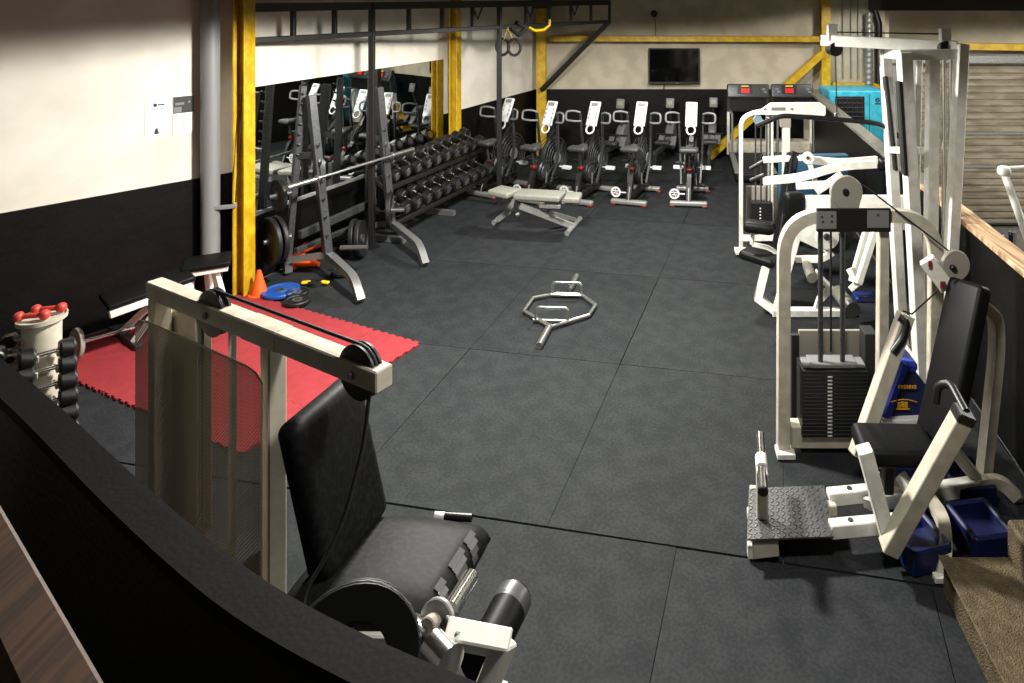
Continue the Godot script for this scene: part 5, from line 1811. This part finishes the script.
	obj("foot_cap", s, mats.white_steel, t)
	# footboard with raised diamonds
	var c0 := Vector3(0.535, 0.130, -3.783)
	var c1 := Vector3(0.946, 0.130, -3.807)
	var c2 := Vector3(0.906, 0.130, -3.448)
	var c3 := Vector3(0.475, 0.130, -3.429)
	s = S()
	slab(s, [c0, c1, c2, c3], 0.008)
	var fp := obj("footboard", s, mats.tread_steel, t)
	s = S()
	var ni := 15
	for i in ni:
		for j in ni:
			var a := (i + 0.5) / ni
			var b := (j + 0.5) / ni
			var p: Vector3 = c0.lerp(c1, a).lerp(c3.lerp(c2, a), b) + Vector3(0, 0.005, 0)
			var g := 1.0 if (i + j) % 2 == 0 else -1.0
			box(s, Transform3D(Basis(Vector3.UP, g * PI / 4 + 0.05), p), Vector3(0.024, 0.005, 0.007), 0.002)
	var dm := obj("raised_diamonds", s, mats.steel_rod, fp)
	dm.set_meta("kind", "stuff")
	s = S()
	bar(s, Vector3(0.505, 0.060, -3.468), Vector3(0.635, 0.070, -3.475), 0.05, 0.08)
	bar(s, Vector3(0.535, 0.080, -3.669), Vector3(0.983, 0.090, -3.698), 0.05, 0.06)
	bar(s, Vector3(0.576, 0.060, -3.875), Vector3(0.515, 0.060, -3.468), 0.05, 0.06)
	obj("footboard_frame", s, mats.cream_steel, t)
	s = S()
	cube(s, Vector3(0.506, 0.050, -3.475), Vector3(0.045, 0.07, 0.045))
	cube(s, Vector3(0.531, 0.100, -3.642), Vector3(0.05, 0.045, 0.045))
	obj("end_cap", s, mats.white_steel, t)
	# foot post with a chrome cross tube
	s = S()
	bar(s, Vector3(0.574, 0.130, -3.587), Vector3(0.568, 0.391, -3.550), 0.055, 0.06, Vector3.BACK)
	obj("foot_post", s, mats.cream_steel, t)
	s = S()
	tube(s, [Vector3(0.599, 0.393, -3.830), Vector3(0.554, 0.370, -3.430)], 0.026, 14)
	var ct := obj("cross_tube", s, mats.chrome, t)
	s = S()
	tube(s, [Vector3(0.580, 0.384, -3.660), Vector3(0.572, 0.381, -3.580)], 0.031, 14)
	obj("white_collar", s, mats.white_steel, ct)
	s = S()
	disc(s, Vector3(0.552, 0.374, -3.420), Vector3(0.554, 0.370, -3.430) - Vector3(0.599, 0.393, -3.830), 0.026, 0.012, 14)
	obj("end_plug", s, mats.black_plastic, ct)
	org = Vector3.ZERO

func step_things() -> void:
	# blue plastic wedge standing against the stack, print on its face
	var p := Vector3(1.604, 0.000, -4.404)
	var t := thing("blue_step_riser", "blue plastic wedge with yellow print standing behind the press seat", "step", p)
	var q := [Vector3(1.347, 0.322, -4.100), Vector3(1.605, 0.334, -4.100), Vector3(1.688, 0.405, -4.160), Vector3(1.572, 0.568, -4.200), Vector3(1.494, 0.562, -4.200)]
	var s := S()
	slab(s, q, 0.02)
	obj("dark_face", s, mats.blue_dark, t)
	s = S()
	bar(s, Vector3(1.358, 0.316, -4.150), Vector3(1.518, 0.596, -4.250), 0.07, 0.18, Vector3(0, 0, 1), 0.02)
	bar(s, Vector3(1.506, 0.578, -4.250), Vector3(1.597, 0.578, -4.250), 0.18, 0.07, Vector3.UP, 0.02)
	obj("rim", s, mats.blue_bright, t)
	s = S()
	for k in 7:
		cube(s, Vector3(1.467, 0.496, -4.115) + Vector3(0.0155 * k, 0, 0), Vector3(0.011, 0.022 - 0.004 * (k % 2), 0.006), 0.0, 0.001)
	obj("yellow_lettering", s, mats.yellow_print, t)
	s = S()
	for k in 3:
		cube(s, Vector3(1.453, 0.407, -4.085) + Vector3(0.021 * k, 0.004 * (k % 2), 0), Vector3(0.018, 0.034, 0.006), 0.0, 0.001)
	cube(s, Vector3(1.476, 0.384, -4.085), Vector3(0.08, 0.008, 0.006), 0.0, 0.001)
	tube(s, bend([Vector3(1.408, 0.422, -4.090), Vector3(1.484, 0.442, -4.090), Vector3(1.560, 0.422, -4.090)], 0.05), 0.003, 5)
	obj("yellow_emblem", s, mats.yellow_print, t)
	s = S()
	bar(s, Vector3(1.341, 0.317, -4.080), Vector3(1.574, 0.329, -4.080), 0.05, 0.03)
	obj("white_strip", s, mats.white_panel, t)
	s = S()
	bar(s, Vector3(1.440, 0.058, -4.200), Vector3(1.470, 0.250, -4.200), 0.05, 0.18, Vector3.BACK)
	bar(s, Vector3(1.620, 0.070, -4.200), Vector3(1.608, 0.250, -4.200), 0.05, 0.18, Vector3.BACK)
	obj("support_foot", s, mats.blue_plastic, t)
	org = Vector3.ZERO
	# open blue step blocks on the floor under the machine
	var blocks := [[Vector3(1.695, 0.000, -3.596), 0.15, "open blue plastic step block on the floor beside the carpeted stairs"], [Vector3(1.775, 0.000, -3.944), 0.1, "open blue plastic step block under the press machine's back pad"], [Vector3(1.414, 0.000, -3.881), -0.1, "open blue plastic step block beneath the press machine's seat"], [Vector3(1.335, 0.000, -3.513), 0.25, "open blue plastic step block by the press machine's curved foot"]]
	for b in blocks:
		var c: Vector3 = b[0]
		t = thing("step_block", b[2], "step", c, "blue step blocks under the press machine")
		var tx := at(c, b[1])
		s = S()
		box(s, tx * at(Vector3(0, 0.06, -0.12)), Vector3(0.22, 0.12, 0.03), 0.01)
		box(s, tx * at(Vector3(0, 0.06, 0.12)), Vector3(0.22, 0.12, 0.03), 0.01)
		box(s, tx * at(Vector3(-0.105, 0.06, 0)), Vector3(0.03, 0.12, 0.24), 0.01)
		box(s, tx * at(Vector3(0.105, 0.06, 0)), Vector3(0.03, 0.12, 0.24), 0.01)
		obj("wall_ring", s, mats.blue_block, t)
		s = S()
		box(s, tx * at(Vector3(0, 0.05, 0)), Vector3(0.19, 0.02, 0.22), 0.004)
		obj("inner_shelf", s, mats.blue_dark, t)
		org = Vector3.ZERO

func beyond_partition() -> void:
	# white tubular frame of a machine standing behind the partition
	var o := Vector3(2.75, 0, -5.0)
	var t := thing("tubular_machine", "white tubular machine frame standing behind the timber-capped partition", "weight machine", o)
	var s := S()
	tube(s, [Vector3(2.630, 1.485, -5.200), Vector3(2.757, 0.893, -5.000)], 0.028, 12)
	obj("slanted_tube", s, mats.white_steel, t)
	s = S()
	tube(s, [Vector3(2.630, 1.507, -5.200), Vector3(3.046, 1.530, -5.200)], 0.02, 12)
	obj("level_tube", s, mats.white_steel, t)
	s = S()
	pad(s, at(Vector3(2.630, 1.493, -5.200)), Vector3(0.09, 0.08, 0.09), 0.035)
	obj("joint", s, mats.white_steel, t)
	s = S()
	bar(s, Vector3(2.757, 0.943, -5.000), Vector3(2.76, 0.0, -5.0), 0.06, 0.06, Vector3.BACK)
	obj("leg", s, mats.white_steel, t)
	org = Vector3.ZERO
	var c := Vector3(2.800, 0.856, -5.600)
	t = thing("chrome_bar_rack", "chrome and black bar ends standing behind the partition", "bar", Vector3(c.x + 0.1, 0, c.z))
	s = S()
	tube(s, [c + Vector3(0.10, 0.05, 0), c + Vector3(0.11, -0.9, 0.0)], 0.03, 12)
	obj("chrome_end", s, mats.chrome, t)
	s = S()
	pad(s, at(c), Vector3(0.085, 0.08, 0.08), 0.035)
	obj("blue_knob", s, mats.blue_plastic, t)
	s = S()
	bar(s, c + Vector3(-0.02, -0.06, 0.0), c + Vector3(0.12, -0.10, 0), 0.05, 0.04)
	obj("black_joint", s, mats.black_plastic, t)
	org = Vector3.ZERO
	# thick blue mat seen between the machine and the partition
	c = Vector3(2.271, 0.764, -7.500)
	t = thing("blue_crash_mat", "dull blue exercise mat standing on edge behind the white lever machine", "mat", Vector3(1.86, 0, -7.95))
	s = S()
	var lf := Transform3D(Basis(Vector3.UP, 0.1), Vector3(1.86, 0.50, -7.95))
	pad(s, lf, Vector3(0.80, 0.98, 0.14), 0.03)
	obj("vinyl_cover", s, mats.blue_mat, t)
	s = S()
	box(s, lf * at(Vector3(0.0, 0.25, 0.074)), Vector3(0.22, 0.04, 0.012), 0.004)
	obj("carry_handle", s, mats.print_dark, t)
	org = Vector3.ZERO

# ---------------------------------------------------------------- foreground
func foreground() -> void:
	leg_machine()
	landing()

func leg_machine() -> void:
	var o := Vector3(-1.3, 0, -2.6)
	var t := thing("leg_extension_machine", "cream leg extension machine with worn black seat and perforated stack guard", "weight machine", o)
	# top beam: near end, far end
	var b1 := Vector3(-0.942, 1.500, -2.407)
	var b0 := Vector3(-2.287, 1.500, -3.171)
	var dir := (b0 - b1).normalized()
	var back := dir.cross(Vector3.UP)
	if back.z > 0: back = -back
	var dn := Vector3(0, -0.038, 0)
	var s := S()
	bar(s, b1 + back * 0.036 + dn, b0 + back * 0.036 + dn, 0.072, 0.076)
	obj("top_beam", s, mats.cream_steel, t)
	s = S()
	bar(s, b1.lerp(b0, 0.37) + back * 0.036 + dn, b1.lerp(b0, 0.52) + back * 0.036 + dn, 0.076, 0.080)
	obj("splice_sleeve", s, mats.cream_steel, t)
	# two pulleys let into the beam
	for k in [0.08, 0.68]:
		s = S()
		var pc := b1.lerp(b0, k) + back * 0.036 + Vector3(0, -0.04, 0)
		lathe(s, [Vector2(0, -0.02), Vector2(0.097, -0.02), Vector2(0.097, -0.012), Vector2(0.086, 0), Vector2(0.097, 0.012), Vector2(0.097, 0.02), Vector2(0, 0.02)], pc, back, 30)
		var pu := obj("pulley", s, mats.black_plastic, t)
		s = S()
		disc(s, pc - back * 0.04, back, 0.014, 0.016, 6)
		obj("axle_bolt", s, mats.print_grey, pu)
	# cable over the pulleys and down to the cam
	var q0 := b1.lerp(b0, 0.08) + back * 0.036 + Vector3(0, -0.04, 0)
	var q1 := b1.lerp(b0, 0.68) + back * 0.036 + Vector3(0, -0.04, 0)
	s = S()
	var run := [q1 + dir * 0.092 + Vector3(0, -1.0, 0), q1 + dir * 0.092]
	for k in 5:
		var a := PI * k / 8.0
		run.append(q1 + dir * 0.092 * cos(a) + Vector3(0, 0.092 * sin(a), 0))
	for k in 5:
		var a := PI / 2 + PI * k / 8.0
		run.append(q0 + dir * 0.092 * cos(a) + Vector3(0, 0.092 * sin(a), 0))
	run.append_array(bend([Vector3(-0.971, 1.414, -2.420), Vector3(-0.989, 1.244, -2.420), Vector3(-1.027, 1.037, -2.350), Vector3(-1.078, 0.927, -2.300), Vector3(-1.117, 0.873, -2.260), Vector3(-1.094, 0.773, -2.200)], 0.12))
	tube(s, run, 0.007, 7)
	obj("cable", s, mats.black_matt, t)
	# posts
	var foot := func(p: Vector3) -> Vector3: return Vector3(p.x, 0.0, p.z)
	var pm := b1.lerp(b0, 0.415) + back * 0.036
	var pe := b1.lerp(b0, 0.965) + back * 0.036
	s = S()
	bar(s, foot.call(pm), pm + Vector3(0, -0.07, 0), 0.06, 0.075, back)
	obj("main_post", s, mats.cream_steel, t)
	s = S()
	bar(s, foot.call(pe), pe + Vector3(0, -0.07, 0), 0.06, 0.075, back)
	obj("rear_post", s, mats.cream_steel, t)
	var pi2 := pm.lerp(pe, 0.33)
	s = S()
	bar(s, foot.call(pi2), pi2 + Vector3(0, -0.07, 0), 0.02, 0.03, back)
	bar(s, foot.call(pm.lerp(pe, 0.62)), pm.lerp(pe, 0.62) + Vector3(0, -0.07, 0), 0.02, 0.03, back)
	obj("guide_rods", s, mats.steel_rod, t)
	# perforated guard, front and back sheets joined round the near corner
	for e in [[-0.075, "front_guard", 0.0], [0.05, "rear_guard", 0.02]]:
		s = S()
		var f0: Vector3 = b0 + back * (0.036 + e[0])
		var f1: Vector3 = pm + back * e[0] - dir * 0.05
		if e[2] > 0.0: f1 = pm.lerp(pe, 0.62) + back * e[0]
		var hh := 1.36
		var xa := (f1 - f0).normalized()
		var lw := f0.distance_to(f1)
		var mid: Vector3 = (f0 + f1) / 2.0
		var m := Transform3D(Basis(xa, Vector3.UP, xa.cross(Vector3.UP)), Vector3(mid.x, 0, mid.z))
		var saved := org
		org = Vector3.ZERO
		var poly := PackedVector2Array([Vector2(-lw / 2, 0.2), Vector2(lw / 2, 0.2), Vector2(lw / 2, hh - 0.04), Vector2(lw / 2 - 0.04, hh - 0.012), Vector2(lw / 2 - 0.10, hh), Vector2(-lw / 2 + 0.10, hh), Vector2(-lw / 2 + 0.03, hh - 0.012), Vector2(-lw / 2, hh - 0.04)])
		prism(s, poly, 0.002, Transform3D())
		var sh := obj(e[1], s, mats.perforated if e[2] == 0.0 else mats.cream_steel, t)
		sh.transform = m
		sh.position -= saved
		org = saved
		s = S()
		var edge := []
		for k in range(2, 8):
			edge.append(m * Vector3(poly[k].x, poly[k].y, 0))
		tube(s, edge, 0.004, 6)
		obj("guard_edge", s, mats.cream_steel, t)
	# weight stack low behind the guard
	for k in 10:
		s = S()
		box(s, Transform3D(Basis(dir, Vector3.UP, dir.cross(Vector3.UP)), pm.lerp(pe, 0.5) * Vector3(1, 0, 1) + back * 0.03 + Vector3(0, 0.14 + 0.036 * k, 0)), Vector3(0.42, 0.033, 0.13), 0.003)
		obj("stack_plate", s, mats.iron, t)
	# seat: cushion with a rolled front
	var sf := Vector3(-0.603, 0.750, -2.760)
	var sn := Vector3(-0.697, 0.750, -2.333)
	var rf := Vector3(-1.099, 0.750, -2.728)
	var rn := Vector3(-1.210, 0.750, -2.420)
	s = S()
	var xs := ((sf + sn) / 2.0 - (rf + rn) / 2.0).normalized()
	var zs := (sn - sf).normalized()
	var wd := sf.distance_to(sn)
	var dp := 0.56
	var cen := (sf + sn) / 2.0 - xs * dp / 2.0
	var ns := 26
	s.set_smooth_group(1)
	var prof := []
	for k in 15:
		var a := float(k) / 14
		prof.append(Vector2(-dp / 2 + a * (dp - 0.10), 0.012 * sin(a * PI) - 0.01 * a * a))
	for k in 9:
		var a := PI * (k + 1) / 9.0
		prof.append(Vector2(dp / 2 - 0.10 + 0.075 * sin(a), -0.01 - 0.075 + 0.075 * cos(a)))
	prof.append(Vector2(-dp / 2, -0.14))
	var rows := []
	for j in 13:
		var v := (j / 12.0 - 0.5)
		var drop := -0.03 * pow(absf(v) * 2.0, 6.0)
		var row := []
		for q in prof:
			row.append(cen + xs * q.x + zs * v * wd + Vector3(0, q.y + (drop if q.y > -0.08 else -drop * 0.3), 0))
		rows.append(row)
	for j in 12:
		for k in prof.size() - 1:
			var out: Vector3 = rows[j][k] - (cen + Vector3(0, -0.07, 0))
			if k < 14: out = Vector3.UP
			quad(s, rows[j][k], rows[j + 1][k], rows[j + 1][k + 1], rows[j][k + 1], out)
		quad(s, rows[j][0], rows[j + 1][0], rows[j + 1][-1], rows[j][-1], -xs)
	s.set_smooth_group(-1)
	for j in [0, 12]:
		for k in prof.size() - 1:
			tri(s, rows[j][k], rows[j][k + 1], cen + zs * (j / 12.0 - 0.5) * wd + Vector3(0, -0.07, 0), zs * (j - 6))
	var seat := obj("seat", s, mats.worn_leather, t)
	# frayed patches and tape along the front roll
	s = S()
	for q in [[-0.12, 0.06, 0.02], [-0.02, 0.09, -0.01], [0.10, 0.05, 0.0]]:
		s = S()
		for k in 4:
			var a := 0.5 + 0.28 * k
			var p: Vector3 = cen + zs * (q[0] + 0.012 * k) + xs * (dp / 2 - 0.10 + 0.0765 * sin(a)) + Vector3(0, -0.085 + 0.0765 * cos(a), 0)
			box(s, Transform3D(Basis(zs, (xs * sin(a) + Vector3.UP * cos(a)).normalized(), zs.cross((xs * sin(a) + Vector3.UP * cos(a)).normalized())), p), Vector3(q[1] * (1.0 - 0.12 * k), 0.003, 0.026), 0.001)
		obj("worn_tape", s, mats.tape_grey, seat)
	s = S()
	var side := cen - zs * (wd / 2 + 0.02) + xs * 0.06 + Vector3(0, -0.03, 0)
	tube(s, [side, side + xs * 0.11], 0.016, 10)
	var hg := obj("side_grip", s, mats.black_plastic, t)
	s = S()
	tube(s, [side - xs * 0.04, side + xs * 0.0], 0.017, 10)
	obj("grip_end", s, mats.white_panel, hg)
	# backrest leaning back
	s = S()
	var bb := (rf + rn) / 2.0 + Vector3(0.10, 0.0, 0) - xs * 0.06
	var bt := Vector3(-1.257, 1.295, -2.750).lerp(Vector3(-1.25, 1.29, -2.36), 0.5) + Vector3(0.035, 0, 0)
	var bx := (bt - bb)
	pad(s, Transform3D(Basis(zs, bx.normalized(), zs.cross(bx.normalized())), (bb + bt) / 2.0 - zs * 0.045 + Vector3(-0.015, 0, 0)), Vector3(wd * 0.88, bx.length() + 0.03, 0.10), 0.045)
	obj("backrest", s, mats.worn_leather, t)
	# frame under the seat
	s = S()
	bar(s, foot.call(pm) + Vector3(0, 0.06, 0), foot.call(cen + xs * 0.30) + Vector3(0, 0.06, 0), 0.07, 0.08)
	bar(s, foot.call(cen - xs * 0.05), cen - xs * 0.05 + Vector3(0, -0.15, 0), 0.07, 0.08, Vector3.BACK)
	bar(s, cen + xs * 0.22 + zs * wd * 0.5 + Vector3(0, -0.10, 0), cen - xs * 0.25 + zs * wd * 0.5 + Vector3(0, -0.12, 0), 0.04, 0.05)
	bar(s, foot.call(cen + xs * 0.28 + zs * 0.25) + Vector3(0, 0.04, 0), foot.call(cen + xs * 0.28 - zs * 0.25) + Vector3(0, 0.04, 0), 0.07, 0.07)
	obj("seat_frame", s, mats.white_steel, t)
	# belt cam beside the seat
	s = S()
	var cc := Vector3(-0.873, 0.853, -2.050)
	lathe(s, [Vector2(0.10, -0.02), Vector2(0.19, -0.02), Vector2(0.19, -0.012), Vector2(0.178, -0.008), Vector2(0.178, 0.008), Vector2(0.19, 0.012), Vector2(0.19, 0.02), Vector2(0.10, 0.02), Vector2(0.10, -0.02)], cc, Vector3(0.25, 0.35, 1), 36)
	obj("cam_wheel", s, mats.black_plastic, t)
	s = S()
	var ring := []
	for k in 33:
		var a := TAU * k / 32
		var n := Vector3(0.25, 0.35, 1).normalized()
		var e1 := n.cross(Vector3.UP).normalized()
		ring.append(cc + (e1 * cos(a) + n.cross(e1) * sin(a)) * 0.186)
	tube(s, ring, 0.007, 6, false)
	obj("cam_cable", s, mats.dark_metal, t)
	# pivot with chrome drums
	var pv := Vector3(-0.660, 0.856, -2.170)
	s = S()
	disc(s, pv, Vector3(-0.35, 0.35, 0.85), 0.062, 0.02, 26)
	var pd := obj("pivot_disc", s, mats.silver_paint, t)
	s = S()
	disc(s, pv + Vector3(-0.012, 0.012, 0.028), Vector3(-0.35, 0.35, 0.85), 0.03, 0.04, 20)
	obj("pivot_hub", s, mats.pulley_grey, pd)
	for q in [[Vector3(-0.759, 0.834, -2.160), Vector3(-0.675, 0.831, -2.120)], [Vector3(-0.654, 0.841, -2.100), Vector3(-0.586, 0.838, -2.050)]]:
		s = S()
		tube(s, [q[0], q[1]], 0.052, 20)
		obj("chrome_drum", s, mats.chrome, t)
	s = S()
	tube(s, [pv, Vector3(-0.699, 0.820, -2.100)], 0.03, 12)
	tube(s, [Vector3(-0.627, 0.874, -2.150), Vector3(-0.576, 0.865, -2.100)], 0.022, 12)
	obj("black_spacer", s, mats.black_plastic, t)
	s = S()
	tube(s, [Vector3(-0.629, 0.861, -2.200), Vector3(-0.617, 0.801, -2.400)], 0.028, 14)
	obj("pivot_shaft", s, mats.chrome, t)
	# swinging leg arm with its roller
	s = S()
	bar(s, Vector3(-0.618, 0.871, -2.120), Vector3(-0.424, 0.834, -2.120), 0.06, 0.055, Vector3(0, 1, 0.4))
	bar(s, Vector3(-0.436, 0.847, -2.120), Vector3(-0.505, 0.690, -2.080), 0.06, 0.055, Vector3(0, 1, 0.4))
	obj("leg_arm", s, mats.white_steel, t)
	s = S()
	var r0 := Vector3(-0.490, 0.600, -2.580)
	var r1 := Vector3(-0.567, 0.580, -2.309)
	var rd := (r1 - r0).normalized()
	lathe(s, [Vector2(0, 0), Vector2(0.045, 0.0), Vector2(0.062, 0.012), Vector2(0.066, 0.03), Vector2(0.066, r0.distance_to(r1)), Vector2(0, r0.distance_to(r1))], r0, rd, 26)
	var rl := obj("leg_roller", s, mats.leather, t)
	s = S()
	lathe(s, [Vector2(0.0665, 0.02), Vector2(0.0672, 0.06), Vector2(0.0665, 0.075)], r0, rd, 26)
	obj("worn_wrap", s, mats.tape_grey, rl)
	org = Vector3.ZERO

func landing() -> void:
	# landing on which the viewer stands, with a curved black parapet
	var pts := [Vector2(-2.6, -2.25)]
	for p in [Vector3(-1.347, 2.050, -1.450), Vector3(-1.065, 2.050, -1.268), Vector3(-0.764, 2.050, -1.065), Vector3(-0.527, 2.050, -0.916), Vector3(-0.362, 2.050, -0.833), Vector3(-0.191, 2.050, -0.765), Vector3(-0.051, 2.050, -0.719)]:
		pts.append(Vector2(p.x, p.z))
	pts.append(Vector2(0.75, -0.62))
	var smooth := []
	for i in pts.size() - 1:
		for k in 4:
			smooth.append(pts[i].cubic_interpolate(pts[i + 1], pts[maxi(i - 1, 0)], pts[mini(i + 2, pts.size() - 1)], k / 4.0))
	smooth.append(pts[-1])
	pts = smooth
	var n := pts.size()
	var inner := []
	for i in n:
		var a: Vector2 = pts[maxi(i - 1, 0)]
		var b: Vector2 = pts[mini(i + 1, n - 1)]
		var d := (b - a).normalized()
		inner.append(pts[i] + Vector2(-d.y, d.x) * 0.05)
	var s := S()
	var cap := S()
	for i in n - 1:
		var o0 := Vector3(pts[i].x, 0, pts[i].y)
		var o1 := Vector3(pts[i + 1].x, 0, pts[i + 1].y)
		var i0 := Vector3(inner[i].x, 0, inner[i].y)
		var i1 := Vector3(inner[i + 1].x, 0, inner[i + 1].y)
		var up := Vector3(0, 2.03, 0)
		var top := Vector3(0, 2.05, 0)
		s.set_smooth_group(5)
		quad(s, o0, o1, o1 + up, o0 + up, o0 - i0)
		s.set_smooth_group(6)
		quad(s, i0, i1, i1 + up, i0 + up, i0 - o0)
		cap.set_smooth_group(-1)
		quad(cap, o0 + up, o1 + up, o1 + top, o0 + top, o0 - i0)
		quad(cap, o0 + top, o1 + top, i1 + top, i0 + top, Vector3.UP)
		quad(cap, i0 + up, i1 + up, i1 + top, i0 + top, i0 - o0)
		quad(cap, o0 + up, o1 + up, i1 + up, i0 + up, Vector3.DOWN)
	var w := structure(obj("wall_parapet", s, mats.parapet_black))
	obj("cap_board", cap, mats.parapet_cap, w)
	# landing slab behind the parapet
	var poly := PackedVector2Array([Vector2(-6.3, 2.9), Vector2(-6.3, -1.2)])
	poly.append(Vector2(-2.6, -2.1))
	for q in inner: poly.append(q)
	poly.append(Vector2(1.2, -0.5))
	poly.append(Vector2(1.2, 2.9))
	s = S()
	prism(s, poly, 1.1, Transform3D(Basis(Vector3.RIGHT, Vector3(0, 0, 1), Vector3(0, -1, 0)), Vector3(0, 0.55, 0)))
	structure(obj("floor_landing", s, mats.concrete))
	# timber handrail inside the parapet
	var h0 := Vector3(-1.35, 2.0, -1.30)
	var h1 := Vector3(-0.53, 2.0, -0.64)
	h0 = Vector3(-1.045, 2.050, -1.060)
	h1 = Vector3(-0.666, 2.026, -0.780)
	h0.y = 2.03
	h1.y = 2.03
	var dv := (h1 - h0).normalized()
	var t := thing("handrail", "brown timber handrail board on the landing behind the black parapet", "handrail", (h0 + h1) / 2.0 * Vector3(1, 0, 1) + Vector3(0, 1.1, 0))
	s = S()
	bar(s, h0 - dv * 0.5, h1 + dv * 0.25, 0.06, 0.04)
	obj("board", s, mats.brown_wood, t)
	for q in [h0 - dv * 0.3, h1 + dv * 0.15]:
		s = S()
		bar(s, Vector3(q.x, 1.1, q.z), Vector3(q.x, 2.02, q.z), 0.05, 0.05, Vector3.BACK)
		obj("post", s, mats.brown_wood, t)
	org = Vector3.ZERO
	# carpeted stairs
	t = thing("stairs", "short flight of beige carpeted stairs beside the press machine", "stairs", Vector3(1.7, 0, -2.6))
	for k in 3:
		s = S()
		var x0 := 1.37 + 0.30 * k
		cube(s, Vector3((x0 + 2.30) / 2.0, 0.0875 + 0.175 * k, -2.55), Vector3(2.30 - x0, 0.175, 1.46), 0.0, 0.012)
		obj("step", s, mats.carpet, t)
	s = S()
	cube(s, Vector3(1.375, 0.172, -2.55), Vector3(0.05, 0.012, 1.46), 0.0, 0.004)
	obj("worn_nosing", s, mats.carpet, t)
	org = Vector3.ZERO
